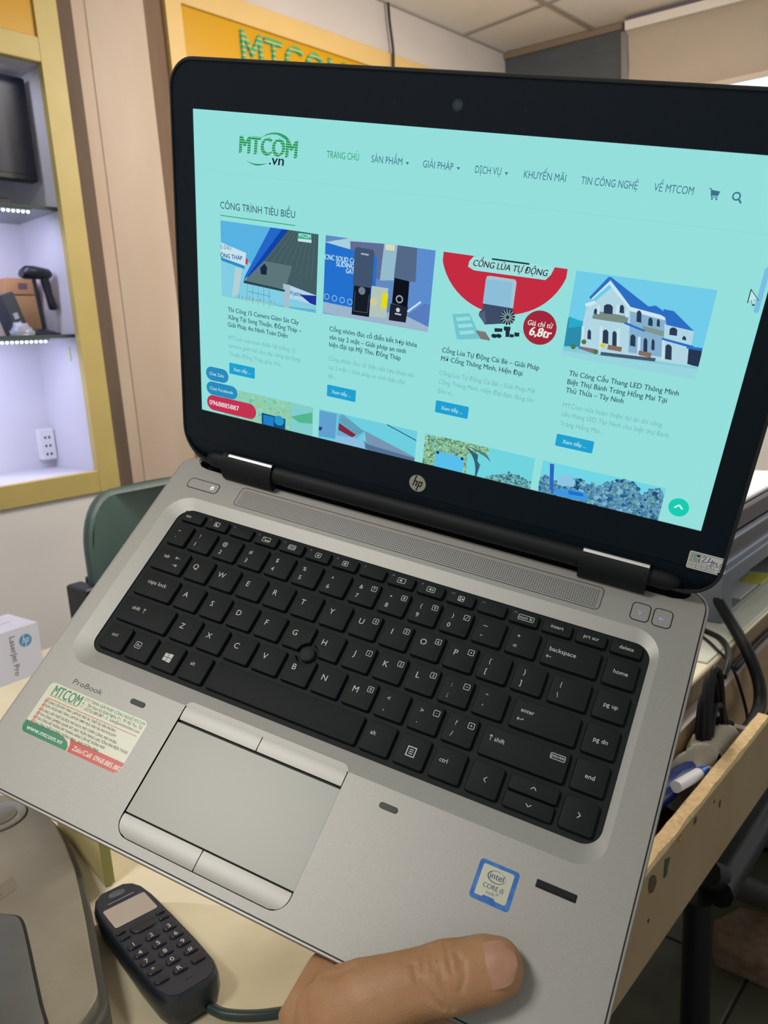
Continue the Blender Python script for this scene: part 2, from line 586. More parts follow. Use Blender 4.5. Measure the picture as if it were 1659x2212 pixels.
# other stock on the lower shelf
b = MB(); ctr = Vector((1.078, YW + 0.125, ZS + 0.006))
rot = Matrix.Rotation(math.radians(-16), 3, 'Y') @ Matrix.Rotation(math.radians(8), 3, 'Z')
b = MB(lambda p: rot @ Vector(p)); b.bbox((-0.018, -0.03, 0.004), (0.02, 0.03, 0.118), mat('card_box_black', (36, 42, 58), 0.4), 0.002)
b.box((-0.009, -0.0305, 0.045), (0.006, -0.0299, 0.062), mat('box_print', (150, 155, 165), 0.5))
o = b.build('small_box'); o.location = ctr; tag(o, 'slim black carton leaning on the lower glass shelf', 'box')
b = MB()
b.bbox((-0.045, -0.035, 0), (0.042, 0.035, 0.125), mat('cardboard', (196, 150, 104), 0.7), 0.002)
b.bbox((-0.05, -0.038, 0.125), (0.046, 0.038, 0.172), mat('cardboard_lid', (190, 140, 100), 0.7), 0.002)
b.box((-0.012, -0.0385, 0.14), (0.015, -0.0375, 0.158), mat('carton_print', (110, 90, 90), 0.6))
o = b.build('carton'); o.location = (1.135, YW + 0.215, ZS); tag(o, 'brown cardboard carton standing behind the barcode scanner', 'box')
b = MB()
pts = []
for i in range(9):
    for j in range(9):
        a = 2 * math.pi * j / 8
        r = 0.032 * (1 - (i / 8) ** 2) ** 0.5 * (1 + 0.35 * noise.noise((i * 0.8, j * 0.9, 3.1)))
        pts.append((r * math.cos(a) * 1.1, r * math.sin(a) * 0.7, 0.034 * i / 8 + 0.012 * noise.noise((i, j, 0.5)) * (i > 0)))
b.add(pts, [(i * 9 + j, i * 9 + j + 1, (i + 1) * 9 + j + 1, (i + 1) * 9 + j) for i in range(8) for j in range(8)], mat('plastic_bag', (150, 154, 168), 0.25))
o = b.build('plastic_bag', None, 60); o.location = (1.062, YW + 0.066, ZS + 0.002); tag(o, 'crumpled clear plastic bag lying at the scanner stand', 'bag')

# ------------------------------------------------------------------ shop sign panel
sg = thing('shop_sign', 'glossy yellow wall sign with striped green letters in a pale yellow frame', 'sign', (2.2, YW, 1.2))
S4 = shift(sg.location)
def sb(name, a, c, m, ch=0.0):
    b = MB(S4); (b.bbox(a, c, m, ch) if ch else b.box(a, c, m)); return b.build(name, sg)
M_YEL2 = mat('sign_frame_yellow', (222, 186, 118), 0.5, var=0.04, scale=10)
sb('frame_stile', (1.612, YW - 0.014, 1.2), (1.670, YW + 0.02, 2.371), M_YEL2, 0.002)
sb('frame_rail', (1.6705, YW - 0.013, 2.300), (3.52, YW + 0.02, 2.371), M_YEL2, 0.002)
sb('frame_stile', (2.66, YW - 0.0125, 1.2), (2.72, YW + 0.02, 2.2995), M_YEL2, 0.002)
sb('sign_board', (1.6705, YW - 0.004, 1.2), (3.52, YW + 0.018, 2.2995), M_ORA)
b = MB(S4)
M_SIGNL = stripe('sign_letters', (62, 158, 106), (206, 176, 84), 2, 0.0165, 0.74, rough=0.3)
old = b.xf
b.xf = lambda p: old((p[0], YW - 0.006 - p[2], p[1]))
b.text('MTCOM', 1.900, 2.150, M_SIGNL, 0, h=0.130, w=0.50, off=0.03)
b.build('sign_letters', sg)

b = MB(); zz = [on_y(p, YW - 0.025) for p in ((838, 6), (839, 15), (842, 50), (849, 105), (850, 150))]
b.tube(spline([tuple(p) for p in zz], 4) + [Vector((2.67, YW - 0.025, 1.9))], 0.006, mat('wire_black', (44, 40, 38), 0.5), 6)
tag(b.build('hanging_wire', None, 60), 'thin black wire hanging down the wall across the sign frame', 'wire')

# ------------------------------------------------------------------ shop counter (desk) with a home-made trough along its edge
ZD, YE = 0.75, 0.364
M_DESK = mat('desk_cream', (238, 230, 206), 0.5, var=0.16, scale=7, rgb2=(214, 202, 170), bump=0.1, bscale=30)
M_TAN = mat('apron_tan', (164, 132, 94), 0.6, var=0.12, scale=16, rgb2=(142, 112, 78))
M_BRN = mat('edge_brown', (136, 112, 84), 0.6, var=0.12, scale=20)
M_LEDGE = mat('ledge_grey', (150, 138, 134), 0.6, var=0.08, scale=30)
dk = thing('desk', 'long cream topped shop counter with brown edge and tan apron', 'desk', (0.9, 0.8, 0))
S5 = shift(dk.location)


def db(name, a, c, m, parent=dk, ch=0.0):
    b = MB(S5); (b.bbox(a, c, m, ch) if ch else b.box(a, c, m)); return b.build(name, parent)


db('desk_top', (-0.9, YE, ZD - 0.028), (2.5, 1.30, ZD), M_DESK, ch=0.002)
db('edge_strip', (-0.9, YE - 0.002, ZD - 0.030), (2.5, YE + 0.0005, ZD - 0.003), M_BRN)
db('apron_ledge', (-0.9, 0.346, ZD - 0.034), (2.5, YE + 0.004, ZD - 0.030), M_LEDGE)
db('apron', (-0.9, 0.346, 0.60), (2.5, YE + 0.002, ZD - 0.034), M_TAN)
for x in (-0.85, 2.40):
    for y in (0.39, 1.20): db('leg', (x, y, 0), (x + 0.06, y + 0.06, ZD - 0.028), M_TAN)
db('side_panel', (0.30, 0.45, 0), (0.318, 1.25, ZD - 0.028), M_TAN)

# trough
tr = thing('trough', 'open wooden trough fixed along the desk edge, raw chipboard rim, full of cables and cloth', 'box', (0.6, 0.31, 0.597))
S6 = shift(tr.location)
M_CHIP = mat('chipboard', (232, 206, 160), 0.85, var=0.3, scale=170, rgb2=(198, 164, 114), bump=0.6, bscale=180)
M_FACE = mat('board_face', (158, 134, 104), 0.6, var=0.1, scale=9, rgb2=(148, 122, 88))
b = MB(S6)
random.seed(3)
n = 90
top_o, top_i, bot_o, bot_i, chip_o = [], [], [], [], []
for i in range(n + 1):
    x = 0.10 + (1.050 - 0.10) * i / n
    w = 0.0012 * noise.noise((x * 60, 0.3, 0)) + 0.0016 * noise.noise((x * 24, 5.1, 0))
    wi = 0.0008 * noise.noise((x * 50, 9.3, 0))
    top_o.append((x, 0.2835 + w * 0.9, 0.700 - 0.0012 * abs(noise.noise((x * 80, 2.2, 1)))))
    top_i.append((x, 0.2975 + wi, 0.700 + 0.0006 * noise.noise((x * 70, 7, 4))))
    chip_o.append((x, 0.2832, 0.6935 - 0.004 * abs(noise.noise((x * 22, 3, 8)))))
    bot_o.append((x, 0.283, 0.597)); bot_i.append((x, 0.2975, 0.597))
b.loft([top_o, top_i], M_CHIP, False, False, closed=False)
b.loft([chip_o, top_o], M_CHIP, False, False, closed=False)
b.loft([bot_o, chip_o], M_FACE, False, False, closed=False)
b.loft([top_i, bot_i], M_FACE, False, False, closed=False)
b.loft([bot_i, bot_o], M_FACE, False, False, closed=False)
for k in (0, n):
    q = [bot_o[k], bot_i[k], top_i[k], top_o[k]]
    b.add(q, [(0, 1, 2, 3) if k else (3, 2, 1, 0)], M_FACE)
fb = b.build('front_board', tr)
b = MB(S6); b.box((1.016, 0.2975, 0.60), (1.027, 0.346, 0.688), M_LEDGE); b.build('end_board', tr)
b = MB(S6); b.box((0.10, 0.2975, 0.597), (1.016, 0.346, 0.607), M_FACE); b.build('bottom_board', tr)
# stains and a knot on the board face
M_STA = mat('stain_brown', (84, 58, 40), 0.7); M_STG = mat('stain_green', (52, 66, 46), 0.7); M_STY = mat('stain_yellow', (176, 132, 40), 0.7)
def face(px): p = on_y(px, 0.2826); return (p.x, 0.2826, p.z)
for m, pts in ((M_STA, [(1403, 1900), (1410, 1890), (1417, 1892), (1419, 1905), (1412, 1926), (1404, 1931), (1401, 1920)]),
               (M_STG, [(1437, 1858), (1448, 1851), (1444, 1870), (1441, 1890), (1434, 1898), (1435, 1880)]),
               (M_STA, [(1500, 1772), (1505, 1762), (1505, 1776), (1499, 1783)]),
               (M_STY, [(1466, 1812), (1475, 1802), (1473, 1812), (1467, 1819)]),
               (M_STA, [(1400, 1986), (1404, 1984), (1402, 1994), (1399, 1994)]),
               (M_STA, [(1553, 1742), (1556, 1726), (1558, 1730), (1556, 1746)]), (M_STA, [(1542, 1736), (1544, 1726), (1545, 1734)])):
    b = MB(S6); b.add([face(p) for p in pts], [tuple(range(len(pts)))], m); b.build('stain', fb)

# ---- things in the trough
def lay(name, label, cat, pts, r, m, n=8, k=6, group=None, flat=1.0):
    c = Vector(pts[len(pts) // 2])
    b = MB(shift(c)); b.tube(spline(pts, k), r, m, n, True, flat)
    o = b.build(name, None, 60); o.location = c
    return tag(o, label, cat, group)


M_CAB = mat('cable_black', (12, 13, 15), 0.55, 0, 0.3)
M_CAB2 = mat('cable_grey', (120, 120, 124), 0.5)


def path(*pp): return [tuple(on_y((x, y), yy)) if yy else tuple(on_z((x, y), ZD + 0.0055)) for x, y, yy in pp]


lay('power_cable', 'thick black cable arching from the desk down into the trough', 'cable',
    path((1505, 1230, 0.44), (1540, 1278, 0.42), (1575, 1338, 0.385), (1612, 1402, 0.345), (1638, 1470, 0.325), (1641, 1520, 0.316), (1628, 1555, 0.311), (1606, 1590, 0.308)),
    0.0088, M_CAB, 12)
lay('thin_cable', 'thin black cable crossing the desk edge and dropping beside the thick one', 'cable',
    path((1500, 1362, 0), (1530, 1385, 0), (1551, 1405, 0), (1574, 1430, 0.352), (1588, 1455, 0.340), (1603, 1500, 0.338), (1613, 1540, 0.332), (1615, 1566, 0.325)), 0.0022, M_CAB, 6)
lay('looped_cable', 'medium black cable looping over the brown desk edge', 'cable',
    path((1495, 1352, 0), (1530, 1366, 0), (1556, 1380, 0), (1571, 1400, 0.357), (1573, 1430, 0.338), (1563, 1462, 0.334)), 0.0045, M_CAB, 8)
lay('desk_edge_cable', 'black cable lying along the grey ledge of the desk edge', 'cable',
    [(1.125, 0.352, 0.7235), (1.25, 0.356, 0.7238), (1.40, 0.353, 0.7236), (1.60, 0.356, 0.7238)], 0.0034, M_CAB, 8)
# bundle of black cables
cc = Vector((0.96, 0.328, 0.64))
bund = thing('cable_bundle', 'tangled bundle of black cables stuffed upright into the trough', 'cable', cc)
random.seed(11)
for i in range(14):
    x0 = 0.958 + 0.0022 * i - 0.004 * (i % 2); zt = 0.785 - 0.012 * i + random.uniform(-0.01, 0.01)
    y = 0.318 + 0.0045 * (i % 4)
    pts = [(x0 - 0.035, y, 0.64), (x0 - 0.03, y + 0.003, 0.70), (x0 - 0.012, y + 0.004, zt), (x0 + 0.014, y + 0.004, zt - 0.008), (x0 + 0.024, y + 0.002, 0.70), (x0 + 0.026, y, 0.635)]
    b = MB(shift(cc)); b.tube(spline(pts, 6), 0.0044, M_CAB2 if i == 5 else M_CAB, 8); b.build('cable', bund, 60)
# crumpled cloth
b = MB(); vs = []; N_ = 44
for i in range(N_ + 1):
    for j in range(N_ + 1):
        u, v = i / N_, j / N_
        x = 0.835 + 0.172 * u + 0.004 * noise.noise((v * 3, u * 2, 9.0)); y = 0.3015 + 0.041 * v
        ridge = 1 - abs(math.sin(2.6 * math.pi * (u * 0.85 + 0.35 * v + 0.10 * noise.noise((u * 2, v * 2, 2.0)))))
        z = 0.694 + 0.016 * ridge * ridge + 0.010 * noise.noise((u * 2.6, v * 1.7, 1.7)) + 0.010 * math.sin(math.pi * v)
        e = max(0.0, abs(2 * u - 1) - 0.72) / 0.28
        z -= 0.045 * e * e + 0.018 * max(0.0, abs(2 * v - 1) - 0.75) * 4 * 0.5
        vs.append((x - 0.9, y - 0.32, z - 0.67))
b.add(vs, [(i * (N_ + 1) + j, (i + 1) * (N_ + 1) + j, (i + 1) * (N_ + 1) + j + 1, i * (N_ + 1) + j + 1) for i in range(N_) for j in range(N_)],
      mat('cloth_grey', (160, 152, 138), 0.9, bump=0.2, bscale=600))
o = b.build('cloth', None, 180); o.location = (0.9, 0.32, 0.67); tag(o, 'crumpled grey cloth lying in the wooden trough', 'cloth')
# blue bottle and white pen
c = Vector((0.85, 0.318, 0.68)); b = MB(shift(c))
a0, a1 = Vector(on_y((1405, 1735), 0.322)), Vector(on_y((1522, 1637), 0.322))
b.tube([a0, a0 + (a1 - a0) * 0.8, a0 + (a1 - a0) * 0.93, a1], [0.0125, 0.0125, 0.009, 0.005], mat('blue_plastic', (8, 38, 104), 0.25, 0, 0.5), 14)
o = b.build('blue_bottle', None, 50); o.location = c; tag(o, 'glossy blue plastic bottle lying in the trough under the cloth', 'bottle')
c = Vector((0.87, 0.308, 0.68)); a0, a1 = Vector(on_y((1460, 1700), 0.308)), Vector(on_y((1538, 1655), 0.308))
pn = thing('marker_pen', 'white marker pen with a blue band against the chipboard rim', 'pen', c)
def pen(name, s, e, r, m):
    b = MB(shift(c)); b.tube([a0 + (a1 - a0) * s, a0 + (a1 - a0) * (s + e) / 2, a0 + (a1 - a0) * e], r, m, 12); b.build(name, pn, 50)
pen('barrel', 0.0, 0.62, [0.0066, 0.007, 0.007], mat('pen_white', (226, 224, 228), 0.35))
pen('cap', 0.74, 1.0, [0.0072, 0.0072, 0.006], mat('pen_white', (226, 224, 228), 0.35))
pen('band', 0.6, 0.76, [0.0078, 0.0078, 0.0078], mat('pen_band', (40, 96, 190), 0.12, 0.3))

# ------------------------------------------------------------------ printer
pr = thing('printer', 'dark grey office printer with silver lines and paper in its output slot', 'printer', (1.45, 0.6, ZD))
S7 = shift(pr.location)
def pb(name, a, c, m, parent=pr, ch=0.0):
    b = MB(S7); (b.bbox(a, c, m, ch) if ch else b.box(a, c, m)); return b.build(name, parent)
M_PG = mat('printer_grey', (98, 104, 114), 0.4, var=0.06, scale=20)
M_PD = mat('printer_dark', (62, 58, 62), 0.4)
M_PS = mat('printer_silver', (176, 184, 206), 0.25, 0.4)
b = MB(); b.bbox((0, 0, 0), (0.68, 0.47, 0.003), mat('board_pale', (206, 208, 196), 0.4), 0.001)
o = b.build('base_sheet'); o.location = (1.06, 0.368, ZD); tag(o, 'pale sheet lying on the desk under the printer', 'sheet')
PX0, PX1, PY0, PY1 = 1.218, 1.66, 0.402, 0.77
pb('left_pillar', (PX0, PY0, ZD), (1.265, PY1, 0.845), M_PG, ch=0.003)
pb('right_pillar', (1.60, PY0, ZD), (PX1, PY1, 0.845), M_PG, ch=0.003)
pb('slot_back', (1.265, 0.56, ZD), (1.60, PY1, 0.845), M_PD)
pb('slot_top', (1.265, PY0, 0.805), (1.60, 0.56, 0.845), M_PG)
pb('slot_floor', (1.265, PY0 + 0.004, ZD), (1.60, 0.56, ZD + 0.008), mat('tray_grey', (150, 152, 148), 0.5))
pb('front_band', (PX0, PY0 - 0.002, 0.8455), (PX1, PY1, 0.884), M_PD, ch=0.003)
pb('silver_line', (PX0, PY0 - 0.005, 0.879), (PX1, PY0 - 0.001, 0.884), M_PS)
pb('silver_line', (PX0, PY0 - 0.005, 0.846), (PX1, PY0 - 0.001, 0.8505), M_PS)
pb('silver_line', (PX0, PY0 - 0.004, 0.832), (PX1, PY0 + 0.001, 0.8355), M_PS)
pb('top_cover', (PX0, PY0 + 0.002, 0.8845), (PX1, PY1, 0.916), mat('printer_brown', (70, 60, 60), 0.45), ch=0.003)
pb('paper_lid', (PX0 + 0.01, PY0 + 0.012, 0.9165), (PX1 - 0.01, PY1 - 0.05, 0.924), mat('lid_white', (232, 232, 236), 0.4), ch=0.002)
pb('lid_slot', (PX0 + 0.05, PY0 + 0.045, 0.9235), (PX0 + 0.16, PY0 + 0.05, 0.9248), M_PD)
pb('control_hood', (PX0 + 0.02, 0.60, 0.924), (PX1 - 0.02, PY1, 1.02), mat('hood_grey', (112, 108, 116), 0.4), ch=0.006)
pb('hood_line', (PX0 + 0.02, 0.596, 0.962), (PX1 - 0.02, 0.6005, 0.972), M_PS)
for nme, lab, cat, x0, x1, y0, y1, m in (('paper_sheet', 'white sheet lying in the printer slot', 'paper', 1.33, 1.50, 0.41, 0.52, mat('paper_white', (232, 232, 230), 0.7)),
                                    ('coloured_card', 'pink card lying on the sheet in the printer slot', 'card', 1.40, 1.46, 0.45, 0.53, mat('paper_pink', (206, 110, 130), 0.6)),
                                    ('yellow_card', 'yellow card lying at the printer slot mouth', 'card', 1.425, 1.49, 0.405, 0.44, mat('paper_yellow', (224, 216, 90), 0.6))):
    zt = ZD + 0.011 + (0.0012 if 'sheet' in nme else 0.0026)
    b = MB(); b.box((x0 - x0, 0, -0.0009), (x1 - x0, y1 - y0, 0.0004), m); o = b.build(nme); o.location = (x0, y0, zt); tag(o, lab, cat)

pr.location.z += 0.003
# ------------------------------------------------------------------ things on the desk
# thin plastic desk mat with a curved edge
b = MB()
edge = [tuple(on_z(p, ZD)) for p in ((180, 1975), (250, 1962), (310, 1955), (400, 1955), (480, 1962), (600, 1975), (690, 1990), (800, 2020))]
edge = [(p.x, p.y) for p in spline(edge, 5)]
b.prism([(0.10, 0.37), (edge[-1][0], 0.37)] + edge[::-1] + [(0.10, edge[0][1])], -0.0005, 0.0022, mat('mat_plastic', (224, 214, 184), 0.4, var=0.15, scale=9, rgb2=(196, 184, 150)))
o = b.build('desk_mat'); o.location = (0, 0, ZD); tag(o, 'thin worn plastic desk mat with a curved edge under the handset', 'mat')
ZM = ZD + 0.002

# cordless handset
hs = thing('cordless_phone', 'dark blue cordless phone handset with number keys lying face up on the desk', 'phone', (0.0, 0.0, 0.0))
pt_, pb_ = Vector((0.2800, 0.590, 0)), Vector((0.2555, 0.4335, 0))
ay = (pt_ - pb_).normalized(); ax = Vector((ay.y, -ay.x, 0))
HM = Matrix(((ax.x, ay.x, 0, pb_.x), (ax.y, ay.y, 0, pb_.y), (0, 0, 1, ZM), (0, 0, 0, 1)))
hs.matrix_world = HM
M_HS = mat('handset_blue', (24, 29, 42), 0.35, var=0.1, scale=60)
M_HSF = mat('handset_face', (34, 40, 52), 0.42)
M_HK = mat('handset_key', (30, 32, 40), 0.4)
M_HL = mat('handset_print', (190, 192, 196), 0.6)
HLn, HW = 0.157, 0.0245
OH = []
for (y, w) in ((0.0, 0.010), (0.002, 0.016), (0.007, 0.0205), (0.016, 0.0230), (0.045, 0.0240), (0.09, 0.0236), (0.125, 0.0226), (0.142, 0.0205), (0.151, 0.0165), (0.156, 0.010)):
    OH.append((w, y))
OH = OH + [(-w, y) for w, y in OH[::-1]]
def hz(y): return 0.027 - 0.004 * (y / HLn)
b = MB()
sc = lambda k, dz, zt: [(p[0] * k, 0.078 + (p[1] - 0.078) * (k * 0.25 + 0.75), (hz(p[1]) + dz) if zt else dz) for p in OH]
b.loft([sc(0.80, 0.0, False), sc(0.93, 0.004, False), sc(1.0, 0.012, False), sc(1.0, -0.005, True), sc(0.97, -0.0015, True), sc(0.92, 0.0, True)], M_HS)
b.build('handset_body', hs, 50)
b = MB(); F = inset(OH, 0.0028)
b.add([(p[0], p[1], hz(p[1]) + 0.0003) for p in F], [tuple(range(len(F)))], M_HSF); b.build('face_plate', hs)
b = MB(); W_ = rrect(-0.0175, 0.102, 0.0175, 0.130, 0.002, 4)
b.add([(p[0], p[1], hz(p[1]) + 0.0006) for p in W_], [tuple(range(len(W_)))], mat('phone_display', (176, 164, 152), 0.12)); b.build('display', hs)
b = MB(); b.loft([[(p[0], p[1], hz(0.145) + z) for p in circ(0, 0.1445, r, 20, r * 0.55)] for r, z in ((0.0072, 0.0003), (0.0066, 0.0012), (0.0058, 0.0011), (0.0052, 0.0004))], mat('ear_ring', (110, 116, 126), 0.3, 0.4), False, True); b.build('earpiece', hs, 40)
b = MB(); b.box((-0.011, 0.1345, hz(0.135)), (0.011, 0.1355, hz(0.134) + 0.0009), mat('chrome_line', (170, 176, 186), 0.25, 0.6)); b.build('trim_line', hs)
def hkey(x, y, w, h, s=None, round_=0.42):
    b = MB(); P0 = rrect(x - w / 2, y - h / 2, x + w / 2, y + h / 2, min(w, h) * round_, 4); P1 = inset(P0, 0.0006)
    z = hz(y)
    b.loft([[(p[0], p[1], z) for p in P0], [(p[0], p[1], z + 0.0013) for p in P0], [(p[0], p[1], z + 0.0019) for p in P1]], M_HK)
    if s: b.text(s, x - 0.0008, y - 0.0018, M_HL, z + 0.002, h=0.0042, anchor='c')
    b.build('key', hs, 40)
hkey(0, 0.0905, 0.0205, 0.0145, None, 0.5)
for sx in (-1, 1):
    hkey(0.0162 * sx, 0.0945, 0.0075, 0.0042); hkey(0.0158 * sx, 0.0865, 0.0085, 0.0045)
for r, row in enumerate((('1', '2', '3'), ('4', '5', '6'), ('7', '8', '9'), ('*', '0', '#'), ('', 'R', ''))):
    for k, s in enumerate(row):
        hkey(-0.0142 + 0.0142 * k, 0.0725 - 0.0120 * r, 0.0112, 0.0070, s or None)
b = MB()
for k in (-2, 0, 2): b.box((k * 0.001 - 0.0004, 0.0115, hz(0.012)), (k * 0.001 + 0.0004, 0.0125, hz(0.012) + 0.0006), M_DARK)
b.build('microphone', hs)
p0 = HM @ Vector((0.008, 0.001, 0.010))
lay('phone_cord', 'dark green cord running from under the handset along the desk mat', 'cable',
    [tuple(p0 + Vector((0, 0, -0.005))), tuple(HM @ Vector((0.014, -0.012, 0.0045))), tuple(HM @ Vector((0.030, -0.028, 0.004))), tuple(HM @ Vector((0.055, -0.045, 0.0038)))], 0.0036, mat('cord_green', (34, 52, 50), 0.4), 8)

# worn silver device at the left, partly over the handset
dv = thing('silver_device', 'worn silver office device with dark inset pad and round grey knob', 'device', (0.16, 0.60, ZM))
S8 = shift(dv.location)
ZT = 0.79
ed = [tuple(on_z(p, ZT)) for p in ((118, 1776), (140, 1820), (160, 1872), (172, 1925), (185, 1990), (197, 2060), (208, 2118), (211, 2140), (205, 2160), (188, 2187), (170, 2212))]
ed = [(p[0], p[1]) for p in ed]
A_ = Vector(ed[-1]); d2 = Vector((-0.90, 0.43))
ring_d = [(0.293, 0.745), (0.291, 0.72)] + ed + [tuple(A_ + d2 * 0.03 + Vector((0.0, -0.004))), tuple(A_ + d2 * 0.16), (0.115, 0.80), (0.28, 0.80), (0.291, 0.77)]
ring_d = ring_d[::-1] if sum(ring_d[i - 1][0] * ring_d[i][1] - ring_d[i][0] * ring_d[i - 1][1] for i in range(len(ring_d))) < 0 else ring_d
M_DV = mat('device_silver', (152, 146, 128), 0.42, 0.25, var=0.22, scale=11, rgb2=(116, 108, 90), bump=0.1, bscale=400)
M_DV2 = mat('device_shell', (82, 82, 76), 0.5, var=0.15, scale=20)
M_DVP = mat('device_pad', (86, 88, 84), 0.5, var=0.1, scale=30)
b = MB(S8)
o0 = inset(ring_d, -0.006); o1 = inset(ring_d, -0.0045)
b.loft([[(p[0], p[1], ZM) for p in ring_d], [(p[0], p[1], 0.760) for p in o0], [(p[0], p[1], 0.777) for p in o0], [(p[0], p[1], 0.779) for p in o1], [(p[0], p[1], 0.779) for p in inset(ring_d, 0.002)]], M_DV2)
b.build('lower_shell', dv, 40)
b = MB(S8)
b.loft([[(p[0], p[1], 0.778) for p in inset(ring_d, 0.001)], [(p[0], p[1], ZT - 0.0012) for p in ring_d], [(p[0], p[1], ZT) for p in inset(ring_d, 0.0012)]], M_DV)
b.build('top_shell', dv, 40)
def zpts(L, z): return [tuple(on_z(p, z))[:2] for p in L]
pad = zpts([(12, 1975), (40, 1979), (53, 1994), (64, 2035), (78, 2100), (92, 2165), (108, 2240), (60, 2260), (-40, 2260), (-60, 2100), (-45, 1985), (-10, 1975)], ZT)
pad = [(p.x, p.y) for p in spline([(q[0], q[1], 0) for q in pad + pad[:1]], 4)][:-1]
if sum(pad[i - 1][0] * pad[i][1] - pad[i][0] * pad[i - 1][1] for i in range(len(pad))) < 0: pad = pad[::-1]
b = MB(S8); b.prism(pad, ZT - 0.0005, ZT + 0.0003, M_DARK); pd = b.build('pad_groove', dv)
b = MB(S8); b.prism(inset(pad, 0.0022), ZT, ZT + 0.0022, M_DVP, 0.0008); b.build('pad', dv, 40)
kc = on_z((-6, 1768), ZT)
b = MB(S8)
b.loft([[(kc.x + p[0], kc.y + p[1], z) for p in circ(0, 0, r, 36)] for r, z in ((0.0275, ZT - 0.0003), (0.0275, ZT + 0.0002))], M_DARK)
b.build('knob_groove', dv)
b = MB(S8)
b.loft([[(kc.x + p[0], kc.y + p[1], z) for p in circ(0, 0, r, 36)] for r, z in ((0.0262, ZT), (0.0258, ZT + 0.0018), (0.024, ZT + 0.0026), (0.0195, ZT + 0.0018))], mat('knob_ring', (140, 140, 132), 0.3, 0.4))
b.loft([[(kc.x + p[0], kc.y + p[1], z) for p in circ(0, 0, r, 30)] for r, z in ((0.0182, ZT + 0.001), (0.0178, ZT + 0.003), (0.015, ZT + 0.0042), (0.004, ZT + 0.0048))], mat('knob_cap', (116, 114, 106), 0.35, 0.3))
b.build('knob', dv, 40)
q = zpts([(-30, 1930), (28, 1892), (38, 1917), (-18, 1958)], ZT + 0.0002)
b = MB(S8); b.add([(p[0], p[1], ZT + 0.0002) for p in q], [(0, 1, 2, 3)[::-1]], mat('label_grey', (116, 106, 90), 0.6)); lb = b.build('label', dv)
b = MB(S8); t2 = zpts([(0, 1936), (5, 1933)], ZT + 0.0004); b.text('2', t2[0][0], t2[0][1], mat('label_ink', (96, 86, 72), 0.6), ZT + 0.0004, h=0.004); b.build('label_print', lb)

# narrow wooden board standing behind the handset
u = Vector((0.16, 0.987)).normalized(); v = Vector((0.987, -0.16)).normalized(); o0 = Vector((0.2925, 0.6265))
b = MB()
th, ln, hh = 0.009, 0.13, 0.085
q = [Vector((0, 0)), v * th, v * th + u * ln, u * ln]
b.loft([[(p.x, p.y, z) for p in q] for z in (0.0, hh)], mat('board_yellow', (228, 210, 150), 0.55, var=0.1, scale=30))
b.box((-0.0, -0.0, 0), (0.0001, 0.0001, 0.0001), mat('board_edge', (150, 146, 84), 0.6))
b.add([(0 + p[0], p[1], p[2]) for p in [(-v.x * 0 - u.x * 0.0003, -u.y * 0.0003, 0), (v.x * th - u.x * 0.0003, v.y * th - u.y * 0.0003, 0), (v.x * th - u.x * 0.0003, v.y * th - u.y * 0.0003, hh), (-u.x * 0.0003, -u.y * 0.0003, hh)]], [(0, 1, 2, 3)], mat('board_edge', (150, 146, 84), 0.6))
o = b.build('wooden_board'); o.location = (o0.x, o0.y, ZM); tag(o, 'narrow yellowed board standing on edge behind the handset', 'board')

# white printer-supply carton
bxn = thing('supply_carton', 'white carton with a round blue logo at the far end of the desk', 'box', (0.516, 1.198, ZD))
e1 = Vector((-0.976, -0.216, 0)).normalized(); e2 = Vector((0.094, 0.9955, 0)).normalized()
BX = Matrix(((e1.x, e2.x, 0, 0.516), (e1.y, e2.y, 0, 1.198), (0, 0, 1, ZD), (0, 0, 0, 1)))
bxn.matrix_world = BX
HB = 0.081
b = MB(); q = [(0, 0), (0, 0.09), (0.26, 0.09), (0.26, 0)]
b.loft([[(p[0], p[1], z) for p in q][::-1] for z in (0.0, HB)], mat('carton_white', (210, 212, 234), 0.45))
b.build('carton_body', bxn)
b = MB(); b.box((0.02, 0.043, HB), (0.26, 0.047, HB + 0.0003), mat('carton_seam', (188, 188, 204), 0.5)); b.build('lid_seam', bxn)
b = MB(lambda p: Vector((p[0], -p[2], p[1])))
M_HPB = mat('logo_blue', (52, 148, 200), 0.4); M_CP = mat('carton_ink', (92, 94, 104), 0.5)
b.flat(circ(0.0225, HB - 0.022, 0.0098, 28), 0.0003, M_HPB)
b.build('logo_disc', bxn)
# lettering runs down the face: letter tops point to the right-hand edge


def XT(p): return Vector((0.0385 - p[1], -p[2], HB - 0.006 - p[0]))


b = MB(XT); b.text('LaserJet Pro', 0.004, -0.008, M_CP, 0.0004, h=0.0085, w=0.062); b.build('carton_lettering', bxn)
b = MB(lambda p: Vector((0.0225 - p[0], -p[2], HB - 0.022 + p[1])))
M_CW = mat('carton_white', (212, 212, 226), 0.45)
def hp_small(mb, R, m, z):
    k = R / 5.2
    def pt(x, y): return ((x + 0.28 * y) * k, y * k)
    def q(pts): mb.ngon([pt(*p) for p in pts][::-1], z, m)
    q([(-2.75, -2.0), (-1.9, -2.0), (-1.9, 5.0), (-2.75, 5.0)]); q([(-1.9, 0.8), (-0.5, 0.8), (-0.1, 1.5), (-0.5, 1.75), (-1.9, 1.75)])
    q([(-0.95, -2.0), (-0.1, -2.0), (-0.1, 1.5), (-0.95, 1.0)]); q([(0.45, -5.0), (1.3, -5.0), (1.3, 1.75), (0.45, 1.75)])
    q([(1.3, 0.9), (2.4, 0.9), (3.1, 1.3), (2.7, 1.75), (1.3, 1.75)]); q([(2.25, -1.6), (3.1, -1.6), (3.1, 1.3), (2.25, 1.0)])
    q([(1.3, -2.0), (2.7, -2.0), (3.1, -1.6), (2.4, -1.15), (1.3, -1.15)])
